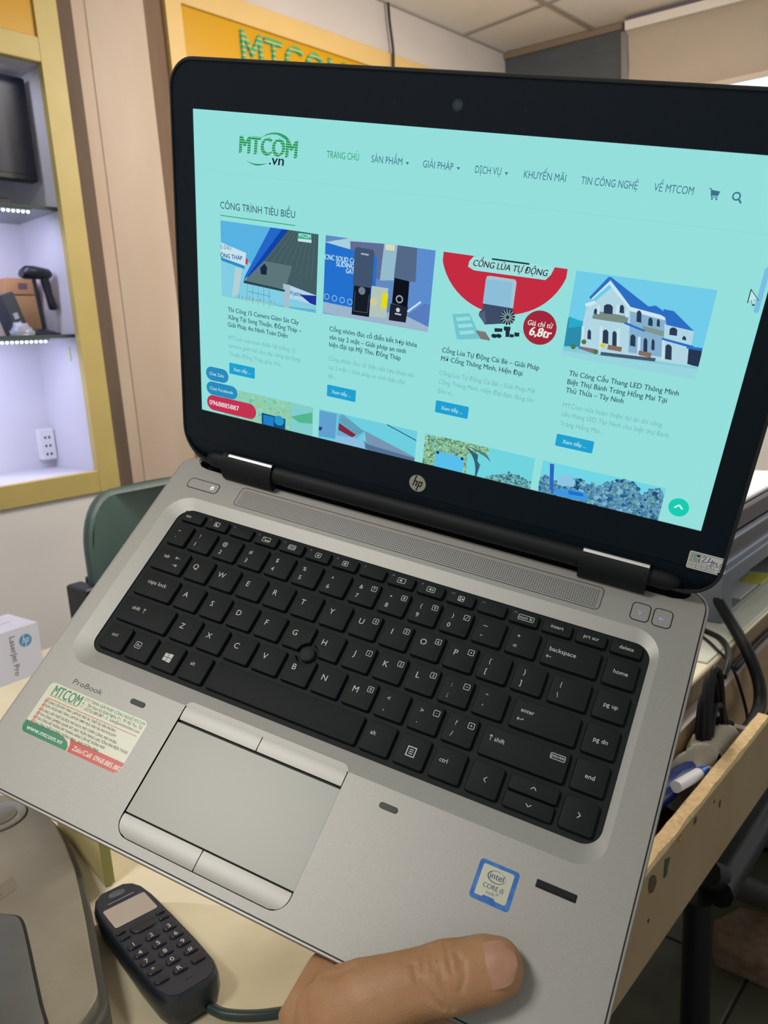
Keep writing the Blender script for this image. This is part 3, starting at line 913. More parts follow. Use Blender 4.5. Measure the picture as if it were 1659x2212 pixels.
hp_small(b, 0.0095, M_CW, 0.0006); b.build('logo_mark', bxn)

# ------------------------------------------------------------------ green chair behind the desk
chr_ = thing('office_chair', 'green vinyl chair with a curved backrest and black frame behind the desk', 'chair', (1.0, 1.45, 0))
S9 = shift(chr_.location)
M_GRN = mat('vinyl_green', (74, 98, 94), 0.5, 0, 0.5, var=0.15, scale=10, bump=0.1, bscale=300)
b = MB(S9)
OB = rrect(0.765, 0.66, 1.225, 0.958, (0.05, 0.05, 0.11, 0.11), 8)
def cy(x): return 1.50 + 0.10 * (1 - ((x - 0.995) / 0.23) ** 2)
def lp(k, d): return [(p[0], cy(p[0]) + d, p[1]) for p in (inset(OB, k) if k else OB)]
# a fan of strips so the curved shell keeps its bend
def shell(mb, front, back, m):
    """front/back offsets: grid over the outline's bounding box clipped to the outline"""
    nx, nz = 24, 14
    def row(x, d, shrink):
        za, zb = zs_at(x, shrink); return [(x, cy(x) + d, za + (zb - za) * j / nz) for j in range(nz + 1)]
    def zs_at(x, s):
        P = inset(OB, s) if s else OB
        zz = []
        for i in range(len(P)):
            a, c = P[i - 1], P[i]
            if (a[0] - x) * (c[0] - x) <= 0 and abs(a[0] - c[0]) > 1e-9: zz.append(a[1] + (c[1] - a[1]) * (x - a[0]) / (c[0] - a[0]))
        return min(zz), max(zz)
    for d, s, flip in ((front, 0.012, False), (back, 0.004, True)):
        X0_, X1_ = 0.765 + s + 1e-4, 1.225 - s - 1e-4
        rows = [row(X0_ + (X1_ - X0_) * i / nx, d, s) for i in range(nx + 1)]
        mb.loft(rows[::-1] if flip else rows, m, False, False, closed=False)
    mb.loft([lp(0.012, front), lp(0.003, front + 0.006), lp(0.0, (front + back) / 2), lp(0.004, back)], m, False, False)
shell(b, -0.018, 0.012, M_GRN)
b.build('backrest', chr_, 60)
b = MB(S9); b.bbox((0.775, 1.38, 0.42), (1.215, 1.62, 0.48), M_GRN, 0.02); b.build('seat', chr_, 60)
M_CF = mat('chair_frame', (24, 28, 34), 0.45)
for x in (0.80, 1.19):
    b = MB(S9); b.tube([(x, 1.565, 0.78), (x, 1.585, 0.60), (x, 1.56, 0.43)], 0.011, M_CF); b.build('back_support', chr_, 60)
for x in (0.80, 1.19):
    for y in (1.40, 1.60):
        b = MB(S9); b.tube([(x, y, 0.43), (x, y, 0.0)], 0.011, M_CF); b.build('leg', chr_, 60)
b = MB(S9); b.bbox((0.738, 1.47, 0.60), (0.772, 1.55, 0.782), M_CF, 0.004); b.build('arm_bracket', chr_)

# ------------------------------------------------------------------ dark clutter under the desk end
M_BLK = mat('frame_black', (18, 20, 20), 0.4)
stl = thing('stool', 'black tubular stool frame standing in the dark beside the trough', 'stool', (1.36, 0.40, 0))
S10 = shift(stl.location)
def tb(name, pts, r):
    b = MB(S10); b.tube(pts, r, M_BLK, 10); b.build(name, stl, 60)
A1, A2 = Vector(on_y((1690, 1690), 0.40)), Vector(on_y((1545, 1925), 0.40))
tb('slanted_leg', [A1, A2], 0.030)
B1, B2 = Vector(on_y((1525, 1885), 0.405)), Vector(on_y((1720, 1965), 0.38))
tb('crossbar', [B1, B2], 0.024)
C1 = Vector(on_y((1510, 1940), 0.41))
tb('leg', [C1, Vector((C1.x - 0.02, C1.y, 0.0))], 0.024)
D1 = Vector((A1.x + 0.02, 0.30, 0.42)); tb('seat_ring', [A1, D1], 0.02)
tb('leg', [Vector((B2.x, B2.y, B2.z)), Vector((B2.x + 0.02, B2.y, 0.0))], 0.022)
b = MB(); q = [tuple(on_z(p, 0.05))[:2] for p in ((1530, 1990), (1600, 1955), (1720, 1985), (1720, 2110), (1545, 2035))]
c0 = Vector((q[0][0], q[0][1], 0)); P_ = [(p[0] - c0.x, p[1] - c0.y) for p in q]
if sum(P_[i - 1][0] * P_[i][1] - P_[i][0] * P_[i - 1][1] for i in range(len(P_))) < 0: P_ = P_[::-1]
b.prism(P_, 0, 0.05, mat('felt_brown', (122, 98, 78), 0.95, var=0.3, scale=60, bump=0.6, bscale=200), 0.008)
o = b.build('foot_cushion'); o.location = c0; tag(o, 'coarse brown foot cushion lying on the dark floor by the stool', 'cushion')
b = MB(); M_TEAL = mat('crate_teal', (40, 84, 74), 0.5)
X_, Y_, Z_ = 0.40, 0.30, 0.42
for (a, c) in (((0, 0, 0), (X_, Y_, 0.01)), ((0, 0, 0), (0.01, Y_, Z_)), ((X_ - 0.01, 0, 0), (X_, Y_, Z_)), ((0.01, 0, 0), (X_ - 0.01, 0.01, Z_)), ((0.01, Y_ - 0.01, 0), (X_ - 0.01, Y_, Z_)),
               ((-0.008, -0.008, Z_ - 0.03), (X_ + 0.008, 0.0, Z_)), ((-0.008, 0, Z_ - 0.03), (0, Y_, Z_))):
    b.box(a, c, M_TEAL)
o = b.build('plastic_crate'); o.location = (1.80, 0.36, 0); tag(o, 'teal plastic crate standing behind the black stool frame', 'crate')

# ------------------------------------------------------------------ laptop (builder units: mm in the base frame; x right, y to the hinge, z out of the keys)
LR = Matrix(((0.28683135, 0.7655275, -0.57593005),
             (-0.92912787, 0.07586765, -0.36189157),
             (-0.23334349, 0.63891451, 0.73303415)))
LT = Vector((0.23991676, 0.38880072, -0.15452836))
OFFB = Vector((103.5, 12.0, -22.0))
LMTX = Matrix.Translation(EYE + LT + LR @ (OFFB * 0.001)) @ LR.to_4x4()
BEYE = LR.transposed() @ (-LT) * 1000.0          # the eye in base coordinates


def XB(p):
    return (Vector(p) - OFFB) * 0.001


def BP(px, z=0.0):
    """photo pixel -> base coordinates on the deck"""
    r = LR.transposed() @ ray(px)
    q = BEYE + r * ((z - BEYE.z) / r.z)
    return q.x, q.y


TH = 1.035
L_E = Vector((0, math.cos(TH), math.sin(TH)))
L_N = Vector((0, -math.sin(TH), math.cos(TH)))
L_O = Vector((106.663 - 154.7, 139.76, 37.589))


def XL(p):
    return XB(L_O + Vector((p[0], 0, 0)) + L_E * p[1] + L_N * p[2])


def LP(px, off=0.0):
    """photo pixel -> lid coordinates (mm from the lower left screen corner)"""
    r = LR.transposed() @ ray(px)
    o = L_O + L_N * off
    s = (o - BEYE).dot(L_N) / r.dot(L_N)
    q = BEYE + r * s - L_O
    return q.x, q.dot(L_E)


M_ALU = mat('laptop_silver', (158, 155, 150), 0.5, 0.5, 0.5, var=0.04, scale=900, bump=0.06, bscale=2500)
M_RIM = mat('laptop_rim', (150, 147, 143), 0.4, 0.4)
M_CASE = mat('laptop_under', (92, 92, 92), 0.5, 0.2)
M_KEY = mat('key_black', (12, 19, 19), 0.62, 0, 0.25, bump=0.08, bscale=3000)
M_FRAME = mat('keyboard_frame', (16, 24, 25), 0.62, 0, 0.25)
M_LEG = mat('key_legend', (196, 198, 194), 0.6)
M_LEG2 = mat('key_legend_dim', (120, 124, 122), 0.6)
M_BEZ = mat('bezel_black', (3, 18, 30), 0.55, 0, 0.22, bump=0.05, bscale=3000)
M_RUB = mat('bezel_rubber', (22, 24, 26), 0.7)
M_HINGE = mat('hinge_black', (12, 18, 20), 0.6, 0, 0.3)
M_CHROME = mat('chrome', (235, 234, 230), 0.3, 0.6)
M_PAD = mat('touchpad', (148, 147, 140), 0.4, 0.1, 0.4)
M_BTN = mat('button_metal', (150, 147, 142), 0.44, 0.45, bump=0.05, bscale=2500)
M_GRIL = mat('grille_plate', (150, 147, 143), 0.5, 0.6)
M_LED = emit('white_led', (225, 228, 255), 1.6)

lap = thing('laptop', 'open silver laptop with black keyboard and a lit web page, held in one hand', 'laptop', mtx=LMTX)


def LB(): return MB(XB)
def LL(): return MB(XL)


# lower case with its bright rim and dark seam
OUT = rrect(-69, -107, 276, 128, (9, 9, 12, 12), 8)
WELL_O = rrect(-57, -29, 258, 96, (15, 14, 15, 17), 8)
WELL = rrect(-46.5, -19, 254, 88, (8, 9, 9, 10), 8)
PADH = rrect(30.9, -100.3, 131.2, -25.8, (9, 9, 4, 4), 8)
b = LB()
o6 = inset(OUT, 5.0)
b.loft([[(p[0], p[1], -22) for p in o6], [(p[0], p[1], -19) for p in inset(OUT, 1.5)], [(p[0], p[1], -14) for p in OUT],
        [(p[0], p[1], -3.4) for p in OUT]], M_CASE, True, False)
b.loft([[(p[0], p[1], -3.4) for p in OUT], [(p[0], p[1], -1.4) for p in OUT], [(p[0], p[1], -0.8) for p in inset(OUT, 0.5)]], M_RIM, False, False)
b.flat(inset(OUT, 0.5), -0.8, M_RIM, holes=(WELL_O[::-1], PADH[::-1], rrect(-55, 110, 265, 127.4, 1)[::-1]))
b.build('base_case', lap, 40)
b = LB()
b.flat(inset(OUT, 1.35), -0.62, M_DARK, holes=(inset(OUT, 2.6)[::-1],))
b.build('seam', lap)
# deck outline with the notch for the hinge
DK = inset(OUT, 2.0)
xl, xr = -66.8, 273.8
deck = [p for p in DK if p[1] < 100]
fl = [p for p in DK if p[1] >= 100 and p[0] > 100]
fr = [p for p in DK if p[1] >= 100 and p[0] <= 100]
notch = [(266, 124.0), (262.5, 120.6), (257, 119.4), (150, 119.4), (50, 119.4), (-46, 119.4), (-52, 120.6), (-56, 124.0)]
low = [p for p in deck if p[0] < 100]; 
poly = [p for p in DK if p[0] < 100 and p[1] < 100] + [p for p in DK if p[0] >= 100 and p[1] < 100] + fl + notch + fr
b = LB()
b.flat(poly, 0.0, M_ALU, holes=(WELL_O[::-1], PADH[::-1]))
b.wall(poly, -0.8, 0.0, M_ALU)
b.wall(PADH[::-1], -2.6, 0.0, M_DARK)
nw = notch
b.loft([[(p[0], p[1], -7) for p in nw], [(p[0], p[1], 0) for p in nw]], M_HINGE, False, False, closed=False)
b.build('deck', lap)
b = LB()
W1 = [(p[0], p[1], -2.0) for p in WELL]
b.loft([[(p[0], p[1], 0.0) for p in WELL_O][::-1], W1[::-1]], M_ALU, False, False)
b.build('keyboard_surround', lap, 60)
b = LB()
b.flat(rrect(-58, 115, 268, 127.8, 1), -7.0, M_HINGE)
b.build('hinge_recess', lap)
b = LB()
b.flat(WELL, -2.6, M_FRAME)
b.wall(WELL[::-1], -2.6, -1.95, M_FRAME)
b.build('keyboard_frame', lap)

# ---- keys
PU, PV = 18.98, 18.82
TPX, TPY = 81.0, 21.8


def key_poly(x0, y0, x1, y1, r, grow=0.0, notch=None):
    p = rrect(x0 - grow, y0 - grow, x1 + grow, y1 + grow, r + grow, 3)
    if notch is None:
        return p
    q = []
    n = len(p)
    for i in range(n):
        a, c = Vector(p[i]), Vector(p[(i + 1) % n])
        k = max(1, int((c - a).length / 0.7))
        for j in range(k):
            t = a + (c - a) * (j / k)
            d = t - Vector((TPX, TPY))
            R = notch - grow
            if d.length < R:
                t = Vector((TPX, TPY)) + d.normalized() * R
            q.append((t.x, t.y))
    return q


def ring(mb, x0, y0, x1, y1, r, w, m, z):
    o = rrect(x0, y0, x1, y1, r, 3)
    mb.flat(o, z, m, holes=(rrect(x0 + w, y0 + w, x1 - w, y1 - w, max(0.05, r - w), 3)[::-1],))


ZL = 0.03


def seg(mb, a, c, w, m, z):
    a, c = Vector(a), Vector(c); d = (c - a).normalized(); s = Vector((-d.y, d.x)) * (w / 2)
    mb.ngon([tuple(a - s), tuple(c - s), tuple(c + s), tuple(a + s)], z, m)


def arrow(mb, x, y, dx, dy, L, m, bar=False, w=0.28):
    d = Vector((dx, dy)).normalized(); s = Vector((-d.y, d.x)); c = Vector((x, y))
    t = c + d * (L / 2)
    seg(mb, c - d * (L / 2), t, w, m, ZL)
    for k in (1, -1):
        seg(mb, t + d * 0.08, t - d * 0.8 + s * 0.8 * k, w, m, ZL)
    if bar:
        seg(mb, t + d * 0.35 + s * 0.95, t + d * 0.35 - s * 0.95, w, m, ZL)


def chevron(mb, x, y, dx, dy, m):
    d = Vector((dx, dy)); s = Vector((-dy, dx)); c = Vector((x, y)) + d * 0.6
    for k in (1, -1):
        seg(mb, c + d * 0.08, c - d * 1.25 + s * 1.35 * k, 0.33, m, ZL)


def icon(mb, kind, x, y):
    w = {'kbd': 5.6, 'disp': 5.0, 'vol1': 5.0, 'vol2': 5.0}.get(kind, 3.7)
    ring(mb, x - w / 2, y - 1.65, x + w / 2, y + 1.65, 0.6, 0.3, M_LEG, ZL)
    if kind == 'moon':
        mb.flat(circ(x, y, 1.15, 14), ZL, M_LEG)
        mb.flat(circ(x + 0.45, y + 0.25, 0.85, 12), ZL + 0.02, M_KEY)
    elif kind == 'kbd':
        for i in range(3):
            mb.ngon(rrect(x - 0.9 + i * 1.15, y - 0.95, x - 0.1 + i * 1.15, y - 0.1, 0.1, 1), ZL, M_LEG)
        for a in (20, 70, 120, 170):
            d = Vector((math.cos(math.radians(a)), math.sin(math.radians(a))))
            seg(mb, (x - 1.5 + d.x * 0.35, y + 0.2 + d.y * 0.35), (x - 1.5 + d.x * 0.95, y + 0.2 + d.y * 0.95), 0.2, M_LEG, ZL)
    elif kind == 'disp':
        ring(mb, x - 1.2, y - 0.85, x + 1.2, y + 0.85, 0.15, 0.3, M_LEG, ZL)
        for k in (-1, 1): seg(mb, (x + 1.7 * k, y - 0.8), (x + 1.7 * k, y + 0.8), 0.25, M_LEG, ZL)
    elif kind in ('sun1', 'sun2'):
        mb.flat(circ(x, y, 0.5, 10), ZL, M_LEG)
        L = 0.85 if kind == 'sun1' else 1.2
        for i in range(8):
            d = Vector((math.cos(i * math.pi / 4), math.sin(i * math.pi / 4)))
            seg(mb, d * 0.6 + Vector((x, y)), d * L + Vector((x, y)), 0.2, M_LEG, ZL)
    elif kind in ('vol1', 'vol2'):
        mb.ngon([(x - 1.3, y - 0.35), (x - 0.7, y - 0.35), (x, y - 1.0), (x, y + 1.0), (x - 0.7, y + 0.35), (x - 1.3, y + 0.35)], ZL, M_LEG)
        for i in range(1 if kind == 'vol1' else 3):
            seg(mb, (x + 0.5 + i * 0.45, y - 0.35 - 0.2 * i), (x + 0.5 + i * 0.45, y + 0.35 + 0.2 * i), 0.22, M_LEG, ZL)
    elif kind == 'mic':
        mb.ngon(rrect(x - 0.9, y - 0.1, x - 0.2, y + 1.1, 0.3, 2), ZL, M_LEG)
        mb.ngon(rrect(x - 1.2, y - 1.1, x + 0.1, y - 0.5, 0.1, 1), ZL, M_LEG)
        mb.flat(circ(x + 0.8, y - 0.1, 0.55, 10), ZL, M_LEG)


def K(x0, y0, x1, y1, leg=None, notch=None, r=1.0, z=0.0):
    b = LB()
    P0 = key_poly(x0, y0, x1, y1, r, 0.5, notch)
    P1 = key_poly(x0, y0, x1, y1, r, 0.12, notch)
    P2 = key_poly(x0, y0, x1, y1, r, -0.25, notch)
    b.loft([[(p[0], p[1], -2.6) for p in P0], [(p[0], p[1], -1.6) for p in P0], [(p[0], p[1], -0.35 + z) for p in P1],
            [(p[0], p[1], -0.06 + z) for p in key_poly(x0, y0, x1, y1, r, -0.03, notch)], [(p[0], p[1], z) for p in P2]], M_KEY)
    k = b.build('key', lap, 35)
    if leg:
        t = LB(); leg(t, x0, y0, x1, y1)
        t.build('legend', k)
    return k


def LTR(c, pad=None):
    def f(t, x0, y0, x1, y1):
        t.text(c, x0 + 4.6, y0 + 7.3, M_LEG, ZL, h=3.3, anchor='c')
        if pad: boxed(t, x1 - 3.1, y0 + 11.4, pad)
    return f


def boxed(t, x, y, s):
    ring(t, x - 1.65, y - 1.65, x + 1.65, y + 1.65, 0.45, 0.28, M_LEG, ZL)
    if s in '/':
        seg(t, (x - 0.7, y - 1.0), (x + 0.7, y + 1.0), 0.26, M_LEG, ZL)
    elif s in '*.':
        t.flat(circ(x, y, 0.42 if s == '*' else 0.22, 8), ZL, M_LEG)
    elif s in '-+':
        seg(t, (x - 0.6, y), (x + 0.6, y), 0.26, M_LEG, ZL)
        if s == '+': seg(t, (x, y - 0.6), (x, y + 0.6), 0.26, M_LEG, ZL + 0.01)
    else:
        t.text(s, x, y - 0.9, M_LEG, ZL, h=1.8, anchor='c')


def TWO(a, c, pad=None):
    def f(t, x0, y0, x1, y1):
        ya = {'^': 8.8, '*': 8.4, '_': 9.6, '"': 7.8, '~': 8.9}.get(a, 9.2)
        if a == '*': t.flat(circ(x0 + 4.6, y0 + 10.4, 0.5, 10), ZL, M_LEG)
        elif a == '_': seg(t, (x0 + 3.5, y0 + 10.2), (x0 + 5.9, y0 + 10.2), 0.3, M_LEG, ZL)
        else: t.text(a, x0 + 4.6, y0 + ya, M_LEG, ZL, h=2.5, anchor='c')
        if c == '-': seg(t, (x0 + 3.7, y0 + 4.2), (x0 + 5.0, y0 + 4.2), 0.36, M_LEG, ZL)
        elif c == '`': t.flat(circ(x0 + 4.2, y0 + 5.2, 0.25, 6), ZL, M_LEG)
        else: t.text(c, x0 + 4.3, y0 + (3.0 if c not in ",.'" else 3.4), M_LEG, ZL, h=2.7, anchor='c')
        if pad: boxed(t, x1 - 3.1, y0 + 11.4, pad)
    return f


def WORD(s, dx=None, dy=6.4, h=2.05, extra=None):
    def f(t, x0, y0, x1, y1):
        if dx is None: t.text(s, (x0 + x1) / 2, y0 + dy, M_LEG, ZL, h=h, anchor='c')
        else: t.text(s, x0 + dx, y0 + dy, M_LEG, ZL, h=h)
        if extra: extra(t, x0, y0, x1, y1)
    return f


def FN(n, ic=None):
    def f(t, x0, y0, x1, y1):
        t.text('f%d' % n, x0 + 1.3, y1 - 2.0, M_LEG2, ZL, h=1.15)
        if ic == 'num':
            ring(t, x0 + 4.3, y0 + 1.9, x0 + 13.2, y0 + 5.2, 0.6, 0.28, M_LEG, ZL)
            t.text('num lk', x0 + 8.75, y0 + 2.75, M_LEG, ZL, w=7.4, h=1.9, anchor='c')
        elif ic: icon(t, ic, x0 + 7.8, y0 + 3.5)
    return f


YN, YQ, YA, YZ, YC = (60.4, 75.3), (41.5, 56.5), (22.4, 37.6), (3.5, 18.8), (-15.6, 0.0)
KW = 15.5
# function row
FP = 18.39
frow = [WORD('esc', 2.6, 2.6)] + [FN(1, 'moon'), FN(2), FN(3, 'kbd'), FN(4, 'disp'), FN(5, 'sun1'), FN(6, 'sun2'), FN(7), FN(8, 'vol1'),
        FN(9, 'vol2'), FN(10, 'mic'), FN(11), FN(12, 'num')] + [WORD('insert', None, 2.9), WORD('prt scr', None, 2.9), WORD('delete', None, 2.9)]
for i, lg in enumerate(frow):
    K(-42 + FP * i, 78.6, -42 + FP * i + 15.4, 85.6, lg)
# number row
K(-42, YN[0], -29.2, YN[1], TWO('~', '`'))
pads = {7: '7', 8: '8', 9: '9', 10: '/'}
for i, (a, c) in enumerate(zip('!@#$%^&*()_+', '1234567890-=')):
    x1 = -29.77 + PU * (i + 1)
    K(x1 - KW, YN[0], x1, YN[1], TWO(a, c, pads.get(i + 1)))


def bksp(t, x0, y0, x1, y1): arrow(t, x0 + 3.4, y0 + 4.4, -1, 0, 2.6, M_LEG)


K(202.0, YN[0], 230.7, YN[1], WORD('backspace', 2.6, 7.9, 2.4, bksp))


# tab / Q row
def tabx(t, x0, y0, x1, y1):
    arrow(t, x1 - 6.6, y0 + 10.3, -1, 0, 2.6, M_LEG, True)
    arrow(t, x1 - 6.6, y0 + 5.2, 1, 0, 2.6, M_LEG, True)


K(-42, YQ[0], -20.0, YQ[1], WORD('tab', 5.2, 8.6, 2.25, tabx))
pads = {'U': '4', 'I': '5', 'O': '6', 'P': '*'}
for i, c in enumerate('QWERTYUIOP'):
    x1 = -20.25 + PU * (i + 1)
    K(x1 - KW, YQ[0], x1, YQ[1], LTR(c, pads.get(c)))
K(192.0, YQ[0], 207.5, YQ[1], TWO('}', ']'))
x1 = -20.25 + PU * 11
K(x1 - KW, YQ[0], x1, YQ[1], TWO('{', '['))
K(211.4, YQ[0], 230.7, YQ[1], TWO('|', '\\'))
# caps / A row
K(-42, YA[0], -15.5, YA[1], WORD('caps lock', 6.0, 8.3, 2.5))
pads = {'J': '1', 'K': '2', 'L': '3'}
for i, c in enumerate('ASDFGHJKL'):
    x1 = -15.58 + PU * (i + 1)
    K(x1 - KW, YA[0], x1, YA[1], LTR(c, pads.get(c)), notch=6.6 if c in 'GH' else None)
x1 = -15.58 + PU * 10
K(x1 - KW, YA[0], x1, YA[1], TWO(':', ';', '-'))
x1 += PU
K(x1 - KW, YA[0], x1, YA[1], TWO('“', '‘'))


def entx(t, x0, y0, x1, y1):
    arrow(t, x0 + 4.6, y0 + 4.6, -1, 0, 3.0, M_LEG)
    seg(t, (x0 + 6.0, y0 + 4.6), (x0 + 6.0, y0 + 5.6), 0.28, M_LEG, ZL)


K(197.6, YA[0], 230.7, YA[1], WORD('enter', 3.6, 8.6, 2.2, entx))
# shift / Z row
def shl(t, x0, y0, x1, y1): arrow(t, x0 + 15.6, y0 + 9.3, 0, 1, 2.9, M_LEG)


K(-42, YZ[0], -6.4, YZ[1], WORD('shift', 7.0, 8.3, 2.3, shl))
for i, c in enumerate('ZXCVBNM'):
    x1 = -6.1 + PU * (i + 1)
    K(x1 - KW, YZ[0], x1, YZ[1], LTR(c, '0' if c == 'M' else None), notch=6.6 if c == 'B' else None)
for i, (a, c, p) in enumerate((('<', ',', None), ('>', '.', '.'), ('?', '/', '+'))):
    x1 = -6.1 + PU * (i + 8)
    K(x1 - KW, YZ[0], x1, YZ[1], TWO(a, c, p))


def shr(t, x0, y0, x1, y1):
    arrow(t, x0 + 3.8, y0 + 9.4, 0, 1, 2.9, M_LEG)
    ring(t, x1 - 9.2, y0 + 9.9, x1 - 1.7, y0 + 12.9, 0.6, 0.28, M_LEG, ZL)
    t.text('pause', x1 - 5.45, y0 + 10.9, M_LEG, ZL, w=6.3, h=1.8, anchor='c')


K(187.9, YZ[0], 230.8, YZ[1], WORD('shift', 5.8, 8.2, 2.2, shr))


# bottom row
def fnb(t, x0, y0, x1, y1):
    ring(t, x0 + 3.2, y0 + 6.2, x0 + 7.2, y0 + 10.2, 0.6, 0.3, M_LEG, ZL)
    t.text('fn', x0 + 5.2, y0 + 7.2, M_LEG, ZL, h=2.0, anchor='c')


def win(t, x0, y0, x1, y1):
    cx, cy = x0 + 7.6, y0 + 7.6
    for (a, c, d, e) in ((-2.6, -2.3, -0.18, -0.15), (0.12, -2.6, 2.8, -0.15), (-2.6, 0.15, -0.18, 2.3), (0.12, 0.15, 2.8, 2.6)):
        t.ngon([(cx + a, cy + c), (cx + d, cy + c), (cx + d, cy + e), (cx + a, cy + e)], ZL, M_LEG)


def menu(t, x0, y0, x1, y1):
    cx, cy = x0 + 7.4, y0 + 7.4
    ring(t, cx - 2.4, cy - 2.6, cx + 2.4, cy + 2.6, 0.05, 0.5, M_LEG, ZL)
    for i in (-1, 0, 1): seg(t, (cx - 1.1, cy + i * 1.05), (cx + 1.1, cy + i * 1.05), 0.38, M_LEG, ZL)


def chev(dx, dy):
    def f(t, x0, y0, x1, y1): chevron(t, (x0 + x1) / 2, (y0 + y1) / 2, dx, dy, M_LEG)
    return f


K(-41.2, YC[0], -25.2, YC[1], WORD('ctrl', 4.6, 8.2, 2.1), r=1.6)
K(-22.0, YC[0], -6.6, YC[1], fnb)
K(-2.8, YC[0], 12.6, YC[1], win)
K(16.2, YC[0], 31.6, YC[1], WORD('alt', 3.6, 8.6, 2.1))
K(35.4, YC[0], 127.4, YC[1])
K(130.4, YC[0], 146.0, YC[1], WORD('alt', 2.8, 8.6, 2.2))
K(149.5, YC[0], 165.1, YC[1], menu)
K(168.7, YC[0], 184.4, YC[1], WORD('ctrl', 3.0, 8.2, 2.2))
K(188.3, YC[0], 203.8, YC[1], chev(-1, 0))
K(207.3, -7.2, 231.0, 0.0, chev(0, 1))
K(207.3, -15.8, 231.0, -8.4, chev(0, -1), z=-0.5)
K(234.3, YC[0], 250.1, YC[1], chev(1, 0), r=1.6)
for (y0, y1), s in ((YN, 'home'), (YQ, 'pg up'), (YA, 'pg dn'), (YZ, 'end')):
    K(234.3, y0, 250.0, y1, WORD(s, None, 6.6, 2.25))
# pointing stick
b = LB()
b.loft([[(p[0], p[1], z) for p in circ(TPX, TPY, r, 24)] for r, z in ((4.6, -2.6), (4.6, -0.6), (4.3, 0.3), (3.7, 0.6), (0.8, 0.75))], M_RUB)
tp = b.build('pointing_stick', lap, 50)
b = LB()
for i in range(60):
    a, rr = i * 2.4, 3.9 * math.sqrt((i + 0.5) / 60)
    x, y = TPX + rr * math.cos(a), TPY + rr * math.sin(a)
    b.loft([[(p[0], p[1], 0.3) for p in circ(x, y, 0.26, 5)], [(p[0], p[1], 0.95) for p in circ(x, y, 0.14, 5)]], M_FRAME)
d = b.build('grip_dots', tp); d['kind'] = 'stuff'

# ---- touchpad and its buttons
b = LB(); b.flat(PADH, -2.6, M_DARK); b.build('touchpad_recess', lap)
b = LB(); b.prism(rrect(31.7, -88.8, 131.2, -38.3, 0.3, 2), -2.5, -0.15, M_PAD, 0.15); b.build('touchpad', lap)


def pbtn(poly, yc, hw, name):
    """button with a gently rolled top"""
    bb = LB(); n = 8
    xs0 = poly
    L = []
    for k in range(n + 1):
        t = -1 + 2 * k / n
        y = yc + t * hw
        z = 0.35 * (1 - t * t) - 0.25
        cr = [p for p in scan(xs0, y)]
        L.append((cr[0], cr[1], y, z))
    vs = []; fs = []
    for (xa, xb, y, z) in L:
        vs += [(xa, y, -2.5), (xa, y, z), (xb, y, z), (xb, y, -2.5)]
    for k in range(n):
        o = 4 * k
        fs += [(o, o + 1, o + 5, o + 4)[::-1], (o + 1, o + 2, o + 6, o + 5), (o + 2, o + 3, o + 7, o + 6)]
    fs += [(0, 3, 2, 1)[::-1], (4 * n, 4 * n + 1, 4 * n + 2, 4 * n + 3)[::-1]]
    bb.add(vs, fs, M_BTN)
    return bb.build(name, lap, 30)


def scan(poly, y):
    xs = []
    n = len(poly)
    for i in range(n):
        a, c = poly[i], poly[(i + 1) % n]
        if (a[1] - y) * (c[1] - y) <= 0 and abs(a[1] - c[1]) > 1e-9:
            xs.append(a[0] + (c[0] - a[0]) * (y - a[1]) / (c[1] - a[1]))
    return min(xs), max(xs)


pbtn(rrect(31.6, -36.9, 80.4, -26.2, (0.3, 0.3, 0.3, 4), 6), -31.55, 5.3, 'touchpad_button')
pbtn(rrect(80.9, -36.9, 130.7, -26.2, (0.3, 0.3, 4, 0.3), 6), -31.55, 5.3, 'touchpad_button')
pbtn(rrect(31.6, -99.9, 80.0, -89.6, (8, 0.3, 0.3, 0.3), 6), -94.75, 5.1, 'touchpad_button')
pbtn(rrect(80.5, -99.9, 130.7, -89.6, (0.3, 8, 0.3, 0.3), 6), -94.75, 5.1, 'touchpad_button')

# rubber bumpers, fingerprint reader
M_BUMP = mat('bumper_grey', (78, 78, 77), 0.7)
for cx, cy in ((3.9, -37.6), (157.3, -37.6)):
    b = LB(); b.prism(rrect(cx - 4.9, cy - 1.5, cx + 4.9, cy + 1.5, 1.45, 5), -0.5, 0.55, M_BUMP, 0.3); b.build('screen_bumper', lap, 40)
b = LB()
b.prism(rrect(232.8, -44.6, 251.2, -41.0, 0.5, 3), -0.6, 0.12, M_DARK)
b.loft([[(233.2, -44.3, 0.1), (250.8, -44.3, 0.1), (250.8, -41.3, 0.1), (233.2, -41.3, 0.1)],
        [(233.5, -43.9, 0.7), (250.5, -43.9, 0.7), (250.5, -41.6, 0.7), (233.5, -41.6, 0.7)]], mat('reader_black', (14, 20, 22), 0.25))
b.build('fingerprint_reader', lap)


# push buttons above the keyboard
def cap(x0, y0, x1, y1, r):
    bb = LB()
    bb.prism(rrect(x0, y0, x1, y1, r, 6), -0.5, 0.06, M_DARK)
    bb.prism(rrect(x0 + 0.55, y0 + 0.55, x1 - 0.55, y1 - 0.55, r - 0.5, 6), 0.0, 0.22, M_ALU, 0.12)
    return bb


